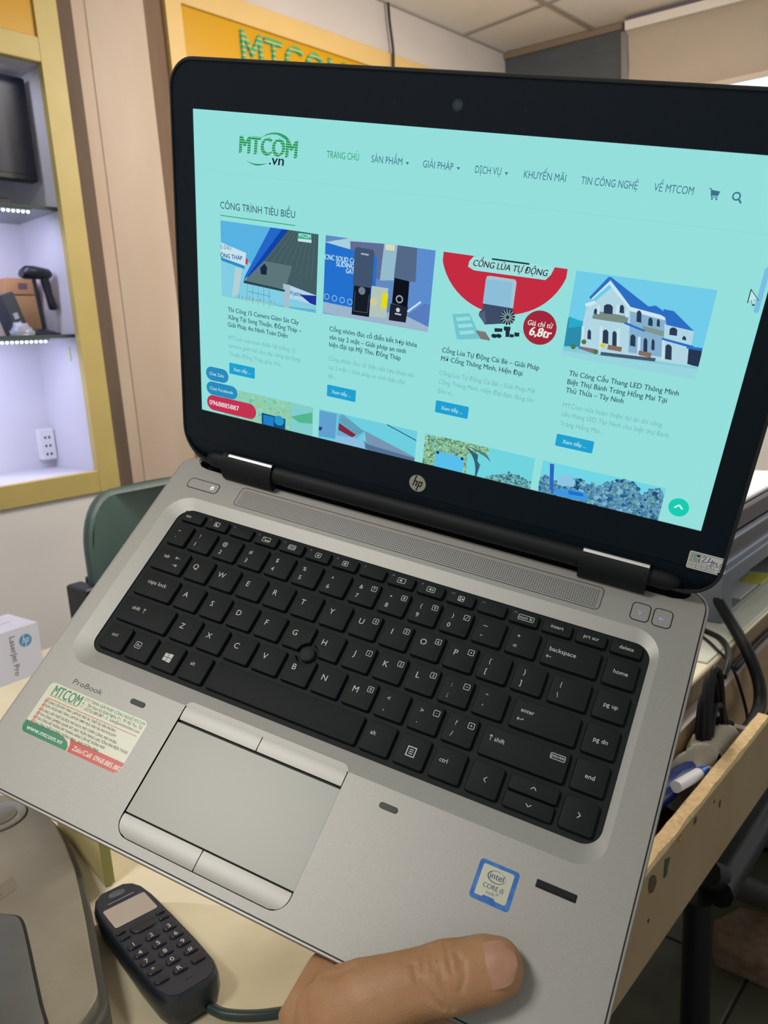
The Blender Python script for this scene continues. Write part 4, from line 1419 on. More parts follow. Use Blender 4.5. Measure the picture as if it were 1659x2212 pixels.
c = cap(-53.8, 102.6, -29.6, 110.7, 2.6).build('power_button', lap)
b = LB()
b.flat(circ(-34.6, 106.5, 1.25, 16), 0.24, M_LED, holes=(circ(-34.6, 106.5, 0.85, 16)[::-1],))
seg(b, (-34.6, 106.6), (-34.6, 108.2), 0.45, M_LED, 0.26)
b.build('power_light', c)
M_LED2 = emit('blue_white_led', (150, 140, 235), 1.1)
for x0, kind in ((238.0, 'wifi'), (249.4, 'mute')):
    c = cap(x0, 99.9, x0 + 10.2, 111.1, 2.6).build('wireless_button' if kind == 'wifi' else 'mute_button', lap)
    b = LB(); cx, cy = x0 + 5.0, 104.9
    if kind == 'wifi':
        seg(b, (cx, cy - 1.0), (cx, cy + 0.7), 0.4, M_LED2, 0.25)
        for k in (-1, 1): seg(b, (cx + 0.5 * k, cy + 0.4), (cx + 0.9 * k, cy + 1.3), 0.22, M_LED2, 0.25)
    else:
        b.ngon([(cx - 1.5, cy - 0.4), (cx - 1.0, cy - 0.4), (cx - 0.4, cy - 0.9), (cx - 0.4, cy + 0.9), (cx - 1.0, cy + 0.4), (cx - 1.5, cy + 0.4)], 0.25, M_LED2)
        for k in (0, 1): seg(b, (cx + 0.3 + 0.6 * k, cy - 0.5), (cx + 0.3 + 0.6 * k, cy + 0.5), 0.22, M_LED2, 0.25)
    b.build('button_light', c)

# speaker grille
b = LB()
G = rrect(-14.6, 99.2, 222.3, 114.0, 2.8, 6)
b.flat(G, 0.03, M_DARK, holes=(inset(G, 0.4)[::-1],))
b.flat(inset(G, 0.4), 0.02, M_GRIL)
g = b.build('speaker_grille', lap)
b = LB()
px_ = 1.27
nx = int((219.6 + 11.6) / px_)
for j in range(9):
    for i in range(nx + 1):
        x, y = -11.6 + i * px_, 100.9 + j * 1.27
        b.add([(x + 0.34 * math.cos(a * math.pi / 3), y + 0.34 * math.sin(a * math.pi / 3), 0.045) for a in range(6)], [tuple(range(6))], M_DARK)
o = b.build('grille_holes', g); o['kind'] = 'stuff'

# ---- palm rest print and stickers
M_PRINT = mat('grey_print', (84, 80, 76), 0.6)
b = LB(); b.text('ProBook', -40.6, -41.3, M_PRINT, 0.03, h=3.0, w=21.0); b.build('model_lettering', lap)

M_STK = mat('sticker_cream', (222, 220, 196), 0.35)
M_SG = mat('sticker_green', (20, 128, 88), 0.35)
M_SR = mat('sticker_red', (206, 62, 48), 0.35)
M_SB = mat('sticker_ink', (52, 56, 52), 0.5)
M_SW = mat('sticker_white', (238, 238, 226), 0.4)


def c6(x, y): return (x / 3.95, 1450 + y / 3.95)


def btxt(mb, s, a, c, m, z=0.08, h=None, off=0.0, shear=0.0):
    p, q = BP(c6(*a)), BP(c6(*c))
    mb.text(s, p[0], (p[1] + q[1]) / 2, m, z, h=h, w=q[0] - p[0], off=off, shear=shear)


SX0, SX1, SY0, SY1 = -53.0, 16.4, -75.0, -44.6
b = LB()
b.prism(rrect(SX0, SY0, SX1, SY1, 3.0, 6), 0.0, 0.05, M_STK)
stk = b.build('shop_sticker', lap)
stk['label'] = 'cream business sticker with green and red footer'
b = LB()
gr = [BP(c6(*p)) for p in ((520, 590), (545, 608), (560, 640), (563, 665), (552, 692))]
yb = -68.6
b.flat([(SX0 + 3, SY0), (gr[4][0], SY0), (gr[3][0] + 0.2, SY0 + 2.2), (gr[2][0] - 0.6, SY0 + 4.4), (gr[1][0] - 2.4, yb - 0.4), (gr[0][0] - 3.0, yb), (SX0, yb), (SX0, SY0 + 3), (SX0 + 0.9, SY0 + 0.9)], 0.065, M_SG)
xg = gr[4][0] + 0.8
b.flat([(xg, SY0), (SX1 - 3, SY0), (SX1 - 0.9, SY0 + 0.9), (SX1, SY0 + 3), (SX1, yb), (xg - 2.6, yb), (xg - 0.6, yb - 2.6)], 0.065, M_SR)
M_SLOGO = stripe('sticker_logo', (20, 120, 84), (150, 190, 150), 1, 0.0009, 0.7)
btxt(b, 'MTCOM', (430, 205), (672, 288), M_SLOGO, h=5.8, off=0.03)
btxt(b, 'GIẢI PHÁP CÔNG NGHỆ THÔNG MINH', (420, 210), (655, 305), M_SG, h=0.9)
btxt(b, 'CTY TNHH GIẢI PHÁP CÔNG NGHỆ MTCOM', (717, 250), (1228, 467), M_SG, h=1.75, off=0.015)
btxt(b, 'A :  70A Nam Kỳ Khởi Nghĩa, P.1, TP. Mỹ Tho, TG', (697, 282), (1205, 500), M_SB, h=1.65)
btxt(b, 'T : (0273)3.885.887 - E : sales@vitinhminhtri.com', (680, 314), (1183, 533), M_SB, h=1.65)
p, q = BP(c6(405, 225)), BP(c6(1163, 557))
seg(b, (p[0], (p[1] + q[1]) / 2), (q[0], (p[1] + q[1]) / 2), 0.35, M_SR, 0.08)
LN = (('CUNG CẤP MÁY TÍNH, LAPTOP, MÁY IN, THIẾT BỊ VĂN PHÒNG', (405, 270), (980, 520)),
      ('SỬA CHỮA MÁY TÍNH, LAPTOP, BƠM MỰC MÁY IN, PHOTOCOPY', (382, 304), (985, 565)),
      ('CUNG CẤP THIẾT BỊ ĐỌC MÃ VẠCH, MÁY CHẤM CÔNG, MÁY IN BILL', (358, 340), (993, 623)),
      ('THI CÔNG CAMERA QUAN SÁT, BÁO TRỘM, MẠNG LAN, TỔNG ĐÀI ĐIỆN THOẠI', (335, 374), (1080, 708)),
      ('THI CÔNG HỆ THỐNG ÂM THANH, NÂNG CẤP HỆ THỐNG WIFI', (310, 407), (885, 667)),
      ('THI CÔNG THIẾT BỊ ĐIỆN THÔNG MINH - NHÀ THÔNG MINH', (287, 442), (830, 692)))
for s, a, c in LN:
    btxt(b, s, a, c, M_SB, h=1.4, off=0.012)
    p = BP(c6(a[0] - 28, a[1] - 12))
    ring(b, p[0], p[1], p[0] + 1.9, p[1] + 1.9, 0.2, 0.35, M_SR, 0.08)
    seg(b, (p[0] + 0.4, p[1] + 0.9), (p[0] + 0.9, p[1] + 0.4), 0.35, M_SR, 0.09)
    seg(b, (p[0] + 0.8, p[1] + 0.4), (p[0] + 2.0, p[1] + 1.9), 0.35, M_SR, 0.1)
b.text('www.mtcom.vn', SX0 + 3.4, SY0 + 1.9, M_SW, 0.08, h=2.5, w=25.5, off=0.012, shear=0.12)
b.text('Zalo/Call: 0968.885.887', xg + 2.0, SY0 + 1.7, M_SW, 0.08, h=2.5, w=33.6, off=0.012, shear=0.1)
b.build('sticker_print', stk)

b = LB()
M_IB = mat('intel_blue', (44, 98, 190), 0.18, 0.3, var=0.3, scale=300, rgb2=(90, 150, 220), coat=0.5)
b.prism(rrect(206.6, -59.5, 225.3, -41.9, 1.6, 5), 0.0, 0.06, M_IB)
ist = b.build('processor_sticker', lap)
ist['label'] = 'small square processor sticker with a blue border'
b = LB()
M_IW = mat('intel_silver', (192, 190, 172), 0.3, 0.3)
M_II = mat('intel_ink', (58, 74, 112), 0.5)
x0, y0 = 206.6, -59.5
b.flat([(x0 + 2, y0 + 2.2), (x0 + 5.4, y0 + 2.2), (x0 + 6.2, y0 + 3.1), (x0 + 11, y0 + 3.1), (x0 + 11.8, y0 + 2.2), (x0 + 16, y0 + 2.2), (x0 + 16.6, y0 + 2.9),
        (x0 + 16.6, y0 + 15.3), (x0 + 16, y0 + 15.9), (x0 + 2.7, y0 + 15.9), (x0 + 2, y0 + 15.2)], 0.08, M_IW)
el = circ(x0 + 9.3, y0 + 11.9, 4.3, 28, 2.7)
el2 = circ(x0 + 9.5, y0 + 12.0, 3.95, 28, 2.4)
b.flat(el, 0.09, M_II, holes=(el2[::-1],))
b.text('intel', x0 + 9.4, y0 + 10.9, M_II, 0.1, h=2.7, w=6.4, anchor='c', off=0.015)
b.text('CORE i5', x0 + 9.3, y0 + 6.3, M_II, 0.1, h=2.0, w=9.6, anchor='c', off=0.015)
b.text('inside™', x0 + 9.6, y0 + 4.0, M_II, 0.1, h=1.5, w=5.6, anchor='c')
b.build('sticker_print', ist)

# ---- lid
LO = rrect(-15.0, -37, 325.2, 199.2, (24, 18, 16, 16), 10)
b = LL()
b.loft([[(p[0], p[1], -7.2) for p in inset(LO, 3.0)], [(p[0], p[1], -5.0) for p in inset(LO, 0.4)], [(p[0], p[1], -2.5) for p in LO],
        [(p[0], p[1], 0.6) for p in LO], [(p[0], p[1], 1.5) for p in inset(LO, 0.6)], [(p[0], p[1], 1.5) for p in inset(LO, 1.6)],
        [(p[0], p[1], 0.5) for p in inset(LO, 1.9)]], M_RUB, True, False)
b.build('lid_shell', lap, 40)
BZ = [p for p in inset(LO, 1.7)]
top = [p for p in BZ if p[1] > -20.5]
xa = scan(BZ, -20.5)
bz = [(xa[0], -20.5), (xa[1], -20.5)] + [p for p in BZ if p[1] > -20.5 and p[0] > 100] + [p for p in BZ if p[1] > -20.5 and p[0] <= 100]
# order counter-clockwise by angle about the centre
bz = sorted(bz, key=lambda p: math.atan2(p[1] - 80, p[0] - 155))
SCR = [(0, 0), (309.4, 0), (309.4, 174), (0, 174)]
b = LL()
b.flat(bz, 0.8, M_BEZ, holes=(SCR[::-1],))
b.wall(SCR[::-1], -0.4, 0.8, M_DARK)
b.build('bezel', lap)
b = LL()
ch = [(x, y) for (x, y) in BZ if y <= -20.5]
ch = sorted(ch, key=lambda p: p[0])
# chin: rows sloping back below the bezel step
rows = []
for y, z in ((-20.6, 0.25), (-25, -0.1), (-30, -1.2), (-35.0, -3.6)):
    xa = scan(BZ, y)
    rows.append([(xa[0] + (xa[1] - xa[0]) * i / 20, y, z) for i in range(21)])
b.loft([r for r in rows][::-1], M_BEZ, False, False, closed=False)
b.build('lid_chin', lap, 60)


def barrel(mb, x0, x1, y, off, r, m, taper0=False, taper1=False):
    L = []
    ks = [(x0, 1.0), (x1, 1.0)]
    if taper0: ks = [(x0, 0.25), (x0 + 1.2, 0.6), (x0 + 4, 0.88), (x0 + 8, 1.0), (x1, 1.0)]
    if taper1: ks = [(x0, 1.0), (x1 - 8, 1.0), (x1 - 4, 0.88), (x1 - 1.2, 0.6), (x1, 0.25)]
    for x, k in ks:
        L.append([(x, y + r * k * math.cos(2 * math.pi * i / 20), off + r * k * math.sin(2 * math.pi * i / 20)) for i in range(20)])
    mb.loft(L, m)


b = LL(); barrel(b, 54.5, 254.0, -33.0, -2.2, 6.2, M_HINGE); b.build('hinge_cover', lap, 40)
b = LL(); barrel(b, 2.0, 17.8, -33.4, -2.4, 5.6, M_HINGE, True); b.build('hinge_cover', lap, 40)
b = LL(); barrel(b, 289.6, 307, -33.4, -2.4, 5.6, M_HINGE, False, True); b.build('hinge_cover', lap, 40)
for xa, xb in ((17.4, 55.0), (253.6, 290.2)):
    b = LL()
    prof = [(-44.5, -6.0), (-43.5, 2.0), (-40, 4.2), (-35.5, 5.4), (-31, 5.2), (-28, 4.0), (-26.2, 2.2), (-25.2, -0.5), (-25.2, -7)]
    b.loft([[(xa, p[0], p[1]) for p in prof], [(xb, p[0], p[1]) for p in prof]], M_HINGE)
    h = b.build('hinge', lap, 40)
    b = LL()
    b.loft([[(xa + (4.6 if xa < 100 else 0.8), y, z) for y, z in ((-26.7, 3.05), (-25.7, 2.25), (-25.4, 1.7), (-26.5, 2.6))],
            [(xb - 0.4, y, z) for y, z in ((-26.7, 3.05), (-25.7, 2.25), (-25.4, 1.7), (-26.5, 2.6))]], M_CHROME)
    b.build('chrome_strip', h)
# webcam and microphone holes
b = LL()
b.flat(circ(154.9, 184.7, 2.7, 20), 0.83, mat('webcam_ring', (26, 36, 42), 0.2))
b.flat(circ(154.9, 184.7, 1.5, 16), 0.85, mat('webcam_glass', (44, 56, 66), 0.08))
b.build('webcam', lap)
for x in (121.5, 188.5):
    b = LL(); b.flat(circ(x, 184.2, 0.5, 10), 0.83, M_DARK); b.build('microphone_hole', lap)
# round maker's badge
M_BADGE = mat('badge_silver', (168, 168, 162), 0.35, 0.6)
b = LL(); b.prism(circ(153.6, -12.9, 5.2, 36), 0.7, 1.0, M_BADGE); bd = b.build('badge', lap)
b = LL()
def hp_mark(mb, cx, cy, R, m, z):
    k = R / 5.2
    def pt(x, y): return (cx + (x + 0.28 * y) * k, cy + y * k)
    def q(pts): mb.ngon([pt(*p) for p in pts], z, m)
    q([(-2.75, -2.0), (-1.9, -2.0), (-1.9, 5.0), (-2.75, 5.0)])          # h stem
    q([(-1.9, 0.8), (-0.5, 0.8), (-0.1, 1.5), (-0.5, 1.75), (-1.9, 1.75)])
    q([(-0.95, -2.0), (-0.1, -2.0), (-0.1, 1.5), (-0.95, 1.0)])
    q([(0.45, -5.0), (1.3, -5.0), (1.3, 1.75), (0.45, 1.75)])            # p stem
    q([(1.3, 0.9), (2.4, 0.9), (3.1, 1.3), (2.7, 1.75), (1.3, 1.75)])
    q([(2.25, -1.6), (3.1, -1.6), (3.1, 1.3), (2.25, 1.0)])
    q([(1.3, -2.0), (2.7, -2.0), (3.1, -1.6), (2.4, -1.15), (1.3, -1.15)])
hp_mark(b, 153.6, -12.9, 5.0, M_DARK, 1.04)
b.build('badge_mark', bd)

# warranty sticker on the lid corner
b = LL()
M_WS = mat('warranty_paper', (214, 212, 206), 0.5)
M_WG = mat('warranty_green', (186, 208, 184), 0.5)
M_WI = mat('warranty_ink', (70, 74, 96), 0.5)
M_PEN = mat('pen_blue', (38, 36, 140), 0.5)
b.flat([(306.9, -21.0), (307.5, -21.6), (322.8, -21.6), (322.2, -20.6), (323.6, -19.6), (323.0, -18.4), (324.8, -17.2), (324.3, -15.4), (324.9, -11.6), (307.6, -11.5), (306.9, -12.1)], 0.86, M_WS)
ws = b.build('warranty_sticker', lap)
ws['label'] = 'small white calendar sticker with blue pen figures'
b = LL()
zz = 0.88
b.flat([(308.0, -17.3), (312.6, -17.3), (312.6, -12.5), (308.0, -12.5)], zz, M_WG)
for (a, c) in (((307.7, -12.3), (324.6, -12.3)), ((307.7, -17.4), (323.6, -17.4)), ((307.7, -19.1), (323.2, -19.1)), ((307.7, -20.9), (322.4, -20.9)),
               ((307.7, -12.3), (307.7, -20.9)), ((312.7, -12.3), (312.7, -17.4)), ((310.2, -12.3), (310.2, -17.4)), ((308, -14.9), (312.7, -14.9))):
    seg(b, a, c, 0.16, M_WI, zz + 0.01)
for i in range(6): seg(b, (310.2 + 2.5 * i, -17.4), (310.2 + 2.5 * i, -20.9), 0.13, M_WI, zz + 0.01)
for i, (u, v) in enumerate((('1', '7'), ('2', '8'), ('3', '9'), ('4', '10'), ('5', '11'))):
    b.text(u, 309 + 2.5 * i, -18.9, M_WI, zz + 0.02, h=1.2, anchor='c')
    b.text(v, 309 + 2.5 * i, -20.7, M_WI, zz + 0.02, h=1.2, anchor='c')
for s, x, y in (('25', 309.0, -14.5), ('27', 309.0, -16.9), ('28', 311.5, -16.9)):
    b.text(s, x, y, M_WI, zz + 0.02, h=1.55, anchor='c')
b.flat(circ(311.5, -13.6, 1.0, 9, 0.75), zz + 0.02, M_PEN)
for pts in (((313.6, -14.0), (314.2, -13.0), (315.2, -13.2), (315.0, -14.4), (313.6, -16.4), (315.2, -16.2), (317.0, -16.0)),
            ((317.2, -12.9), (316.6, -15.4), (318.6, -15.2), (319.4, -15.0)), ((318.6, -14.0), (318.2, -18.3))):
    for i in range(len(pts) - 1): seg(b, pts[i], pts[i + 1], 0.32, M_PEN, zz + 0.03 + 0.002 * i)
b.text('PLC', 319.2, -17.0, M_WI, zz + 0.02, h=2.2, w=5.2)
b.build('sticker_print', ws)

# ------------------------------------------------------------------ what the laptop screen shows (flat, light-giving)
S_BG = px_emit((148, 223, 220))
b = LL(); b.flat(SCR, 0.0, S_BG); scr = b.build('screen', lap)
scr['label'] = 'lit pale cyan screen showing a shop web page'
S_INK = px_emit((48, 84, 98)); S_NAV = px_emit((62, 112, 140)); S_GRN = px_emit((48, 160, 104)); S_GREY = px_emit((118, 182, 190))
S_BTN = px_emit((32, 160, 208)); S_WH = px_emit((206, 238, 236)); S_RED = px_emit((196, 50, 82)); S_DRED = px_emit((158, 44, 62)); S_TEAL = px_emit((22, 204, 178))
S_NAVY = px_emit((22, 42, 66))


def stx(mb, s, a, c, m, z=0.03, h=None, off=0.0, shear=0.0):
    p, q = LP(a), LP(c)
    mb.text(s, p[0], (p[1] + q[1]) / 2, m, z, h=h, w=q[0] - p[0], off=off, shear=shear)


def c2(x, y): return (400 + x / 2.592, 220 + y / 2.592)
def c4(x, y): return (1000 + x / 2.517, 280 + y / 2.517)
def c5(x, y): return (400 + x / 2.592, 620 + y / 2.592)
def c66(x, y): return (900 + x / 2.186, 640 + y / 2.186)


# header logo
b = LL()
S_LOGO = stripe('screen_logo', (36, 150, 90), (148, 216, 190), 2, 0.00105, 0.72, em=True)
p = LP(c2(305, 290)); q = LP(c2(627, 320))
b.text('MTCOM', p[0], 154.4, S_LOGO, 0.03, h=8.3, w=q[0] - p[0], off=0.05, shear=0.08)


def crescent(mb, pts_o, pts_i, m, z):
    L = [LP(x) for x in pts_o]; I = [LP(x) for x in pts_i]
    a = spline([(p[0], p[1], 0) for p in L], 5); c = spline([(p[0], p[1], 0) for p in I], 5)
    for i in range(len(a) - 1):
        mb.ngon([(a[i].x, a[i].y), (a[i + 1].x, a[i + 1].y), (c[i + 1].x, c[i + 1].y), (c[i].x, c[i].y)], z, m)


crescent(b, [c2(428, 197), c2(470, 176), c2(520, 173), (c2(562, 190)), c2(582, 210)], [c2(428, 198), c2(470, 184), c2(515, 184), c2(550, 203), c2(570, 219)], S_GRN, 0.035)
crescent(b, [c2(344, 329), c2(370, 347), c2(402, 357), c2(435, 353), c2(462, 343)], [c2(344, 328), c2(370, 341), c2(402, 347), c2(435, 347), c2(462, 342)], S_GRN, 0.035)
stx(b, '.vn', c2(470, 350), c2(552, 358), S_NAVY, 0.045, h=5.0, off=0.015, shear=0.1)
b.build('shop_logo', scr)

# navigation bar
b = LL()
H = 3.25
stx(b, 'TRANG CHỦ', c2(793, 313), c2(972, 328), S_GRN, h=H)
stx(b, 'SẢN PHẨM', c2(1042, 340), c2(1215, 353), S_NAV, h=H)
stx(b, 'GIẢI PHÁP', c2(1330, 368), c2(1500, 382), S_NAV, h=H)
stx(b, 'DỊCH VỤ', c4(65, 235), c4(205, 248), S_NAV, h=H)
stx(b, 'KHUYẾN MÃI', c4(330, 262), c4(557, 285), S_NAV, h=H)
stx(b, 'TIN CÔNG NGHỆ', c4(640, 297), c4(948, 325), S_NAV, h=H)
stx(b, 'VỀ MTCOM', c4(1035, 333), c4(1250, 355), S_NAV, h=H)
for px in ((880, 353), (990, 364), (1094, 375)):
    x, y = LP(px); b.ngon([(x - 0.9, y + 0.6), (x + 0.9, y + 0.6), (x, y - 0.7)], 0.03, S_NAV)
x, y = LP((1543, 419))
b.ngon([(x - 1.6, y + 1.6), (x + 2.2, y + 1.2), (x + 1.7, y - 0.7), (x - 1.0, y - 0.7)], 0.03, S_NAV)
seg(b, (x - 2.5, y + 2.0), (x - 1.6, y + 2.0), 0.4, S_NAV, 0.03); seg(b, (x - 1.7, y + 2.0), (x - 1.0, y - 1.2), 0.4, S_NAV, 0.032); seg(b, (x - 1.0, y - 1.2), (x + 1.7, y - 1.2), 0.35, S_NAV, 0.034)
for d in (-0.5, 1.3): b.flat(circ(x + d, y - 2.0, 0.45, 8), 0.036, S_NAV)
x, y = LP((1591, 424))
b.flat(circ(x, y, 1.8, 18), 0.03, S_NAV, holes=(circ(x, y, 1.15, 18)[::-1],)); seg(b, (x + 1.2, y - 1.2), (x + 2.5, y - 2.6), 0.75, S_NAV, 0.032)
stx(b, 'CÔNG TRÌNH TIÊU BIỂU', c2(197, 598), c2(615, 650), S_INK, h=3.7)
p, q = LP((476, 466)), LP((638, 483)); y = (p[1] + q[1]) / 2 - 0.4
seg(b, (p[0], y), (q[0], y), 0.45, S_GRN, 0.03)
p = LP((430, 377)); q = LP((1659, 520))
seg(b, (2, 143.2), (306, 143.2), 0.18, px_emit((136, 212, 210)), 0.02)
b.build('page_heading', scr)

# article titles, excerpts and buttons
b = LL()
TT = [('Thi Công 15 Camera Giám Sát Cây', c5(240, 135), c5(635, 212)), ('Xăng Tại Song Thuận, Đồng Tháp –', c5(240, 180), c5(650, 256)), ('Giải Pháp An Ninh Toàn Diện', c5(240, 222), c5(573, 284)),
      ('Cổng nhôm đúc cổ điển kết hợp khóa', c5(808, 246), c5(1297, 337)), ('vân tay 2 mặt – Giải pháp an ninh', c5(806, 291), c5(1235, 372)), ('hiện đại tại Mỹ Tho, Đồng Tháp', c5(806, 333), c5(1205, 410)),
      ('Cổng Lùa Tự Động Cái Bè – Giải Pháp', c66(120, 265), c66(577, 348)), ('Mở Cổng Thông Minh, Hiện Đại', c66(115, 305), c66(498, 375)),
      ('Thi Công Cầu Thang LED Thông Minh', c66(718, 376), c66(1236, 468)), ('Biệt Thự Bánh Tráng Hồng Mai Tại', c66(710, 417), c66(1180, 501)), ('Thủ Thừa – Tây Ninh', c66(703, 455), c66(975, 504))]
for s, a, c in TT: stx(b, s, a, c, S_INK, h=2.6, off=0.012)
PP = [('MTCom vừa hoàn thiện hệ thống 15', c5(243, 293), c5(615, 366)), ('camera giám sát cho cây xăng tại Song', c5(243, 337), c5(645, 418)), ('Thuận, Đồng Tháp, giúp chủ...', c5(245, 382), c5(548, 447)),
      ('Cổng nhôm đúc cổ điển kết hợp khóa vân', c5(803, 412), c5(1280, 505)), ('tay 2 mặt – Giải pháp an ninh hiện đại', c5(800, 458), c5(1228, 545)), ('tại...', c5(798, 504), c5(845, 514)),
      ('Cổng Lùa Tự Động Cái Bè – Giải Pháp Mở', c66(107, 375), c66(558, 455)), ('Cổng Thông Minh, Hiện Đại Bạn đang tìm', c66(103, 416), c66(553, 498)), ('đơn vị...', c66(98, 456), c66(178, 471)),
      ('MTCom vừa hoàn thiện dự án thi công', c66(688, 526), c66(1158, 615)), ('cầu thang LED Tây Ninh cho biệt thự Bánh', c66(682, 567), c66(1190, 665)), ('Tráng Hồng Mai...', c66(675, 609), c66(880, 651))]
for s, a, c in PP: stx(b, s, a, c, S_GREY, h=2.5)
b.build('page_text', scr)
for a, c in ((c5(247, 422), c5(390, 515)), (c5(796, 545), c5(953, 645)), (c66(92, 490), c66(240, 580)), (c66(663, 648), c66(828, 743))):
    p, q = LP(a), LP(c)
    b = LL()
    b.ngon(rrect(p[0], q[1], q[0], p[1], 0.6, 2), 0.03, S_BTN)
    b.text('Xem tiếp ...', (p[0] + q[0]) / 2, (p[1] + q[1]) / 2 - 1.2, S_WH, 0.05, h=2.1, w=12.6, anchor='c')
    b.build('link_button', scr)


def pill(a, c, hh, m, s, tm, h, w, off=0.0):
    p, q = LP(a), LP(c); y = (p[1] + q[1]) / 2
    bb = LL()
    bb.ngon(rrect(p[0], y - hh, q[0], y + hh, hh * 0.98, 6), 0.16, m)
    bb.text(s, p[0] + (2.6 if w < 20 else 1.9), y - h / 2, tm, 0.18, h=h, w=w, off=off)
    return bb.build('chat_button', scr)


pill(c5(118, 480), c5(243, 502), 4.4, px_emit((40, 140, 190)), 'Chat Zalo', S_WH, 2.0, 11.0)
pill(c5(121, 562), c5(293, 595), 4.3, px_emit((40, 140, 190)), 'Chat Facebook', S_WH, 2.0, 17.6)
pill(c5(124, 645), c5(398, 698), 5.0, S_RED, '0968885887', px_emit((235, 232, 238)), 3.0, 22.5, 0.01)
x, y = LP((1466, 1096))
b = LL(); b.flat(circ(x, y, 5.0, 28), 0.1, S_TEAL)
for k in (-1, 1): seg(b, (x, y + 1.4), (x + 2.0 * k, y - 0.6), 0.9, S_WH, 0.12 + 0.01 * k)
b.build('top_button', scr)
b = LL()
x, y = LP((1622, 623))
S_CUR = px_emit((40, 60, 66))
cur = [(0, 0), (0, -6.6), (1.5, -5.2), (2.5, -7.4), (3.5, -7.0), (2.5, -4.8), (4.6, -4.6)]
b.flat([(x + u, y + v) for u, v in cur][::-1], 0.1, S_CUR)
b.flat([(x + 0.45 + (u - 0) * 0.78, y - 0.9 + v * 0.78) for u, v in cur][::-1], 0.12, px_emit((190, 232, 232)))
b.build('mouse_pointer', scr)
b = LL(); b.ngon(rrect(305.8, 110.0, 308.0, 130.0, 1.0, 3), 0.03, px_emit((122, 190, 226))); b.build('scroll_bar', scr)


# ---- pictures (flat print)
class PIC:
    def __init__(self, x0, y0, x1, y1, bg):
        self.b = LL(); self.z = 0.02; self.r = (x0, y0, x1, y1)
        self.b.ngon(rrect(x0, y0, x1, y1, 0), self.z, bg if not isinstance(bg, tuple) else px_emit(bg))

    def p(self, pts, c, conv=None, clip=True):
        """polygon from pixels (conv) clipped to the picture"""
        x0, y0, x1, y1 = self.r
        q = [LP(conv(*t)) if conv else t for t in pts]
        if clip: q = clip_poly(q, x0, y0, x1, y1)
        if len(q) < 3: return
        self.z += 0.004
        self.b.flat(q, self.z, px_emit(c) if isinstance(c, tuple) else c)

    def seg(self, a, c, w, col, conv=None):
        a, c = (LP(conv(*a)), LP(conv(*c))) if conv else (a, c)
        self.z += 0.002
        seg(self.b, a, c, w, px_emit(col), self.z)

    def t(self, s, a, c, col, h, conv, off=0.01, shear=0.0):
        self.z += 0.004
        stx(self.b, s, conv(*a), conv(*c), px_emit(col), self.z, h=h, off=off, shear=shear)

    def done(self): return self.b.build('picture', scr)


def clip_poly(P, x0, y0, x1, y1):
    def cut(Q, ins, inter):
        out = []
        for i in range(len(Q)):
            a, c = Q[i - 1], Q[i]
            if ins(c):
                if not ins(a): out.append(inter(a, c))
                out.append(c)
            elif ins(a): out.append(inter(a, c))
        return out

    def ix(v): return lambda a, c: (v, a[1] + (c[1] - a[1]) * (v - a[0]) / (c[0] - a[0]))
    def iy(v): return lambda a, c: (a[0] + (c[0] - a[0]) * (v - a[1]) / (c[1] - a[1]), v)
    for ins, inter in ((lambda t: t[0] >= x0, ix(x0)), (lambda t: t[0] <= x1, ix(x1)), (lambda t: t[1] >= y0, iy(y0)), (lambda t: t[1] <= y1, iy(y1))):
        P = cut(P, ins, inter)
        if not P: return P
    return P


def leaves(P, pts, n, r0, r1, cols, conv):
    """scatter of small leafy blobs inside a pixel polygon"""
    q = [LP(conv(*t)) for t in pts]
    xa, xb = min(t[0] for t in q), max(t[0] for t in q); ya, yb = min(t[1] for t in q), max(t[1] for t in q)
    x0, y0, x1, y1 = P.r
    for k in range(n):
        x, y = random.uniform(xa, xb), random.uniform(ya, yb)
        ins = False
        for i in range(len(q)):
            a, c = q[i - 1], q[i]
            if (a[1] > y) != (c[1] > y) and x < (c[0] - a[0]) * (y - a[1]) / (c[1] - a[1]) + a[0]: ins = not ins
        if not ins: continue
        r = random.uniform(r0, r1)
        blob = [(x + r * random.uniform(0.6, 1.1) * math.cos(i * math.pi / 4), y + r * random.uniform(0.5, 1.0) * math.sin(i * math.pi / 4)) for i in range(8)]
        blob = clip_poly(blob, x0, y0, x1, y1)
        if len(blob) < 3: continue
        P.z += 0.0004
        P.b.flat(blob, P.z, px_emit(random.choice(cols)))


random.seed(21)
# 1: filling station canopy
P = PIC(17, 74.8, 81.5, 117.6, (88, 178, 226))
P.p([(195, 860), (740, 1000), (740, 1160), (195, 1100)], (128, 205, 228), c2)
P.p([(480, 700), (560, 712), (440, 880), (325, 1005), (340, 965)], (36, 104, 200), c2)
P.p([(545, 710), (580, 716), (440, 890), (345, 995), (350, 975)], (18, 66, 172), c2)
P.p([(578, 716), (760, 745), (740, 1090), (690, 1085), (560, 1050), (325, 1010), (440, 890)], (66, 92, 98), c2)
P.p([(440, 890), (600, 920), (560, 1050), (325, 1010)], (92, 118, 122), c2)
for i in range(9):
    P.seg((590 + i * 17, 722 + i * 2.4), (452 + i * 32, 884 + i * 14), 0.22, (88, 116, 118), c2)
P.p([(580, 1025), (735, 1085), (733, 1140), (580, 1098)], (178, 214, 232), c2)
P.p([(640, 1078), (735, 1086), (733, 1140), (700, 1128)], (34, 52, 150), c2)
P.t('H petro', (588, 1075), (650, 1095), (30, 60, 150), 2.6, c2)
P.p([(548, 1018), (588, 1026), (582, 1160), (556, 1160)], (168, 190, 204), c2)
P.p([(330, 1000), (560, 1052), (556, 1064), (328, 1014)], (44, 66, 76), c2)
for i in range(5): P.seg((350 + i * 30, 1010 + i * 7), (345 + i * 32, 1120 + i * 8), 0.2, (76, 120, 136), c2)
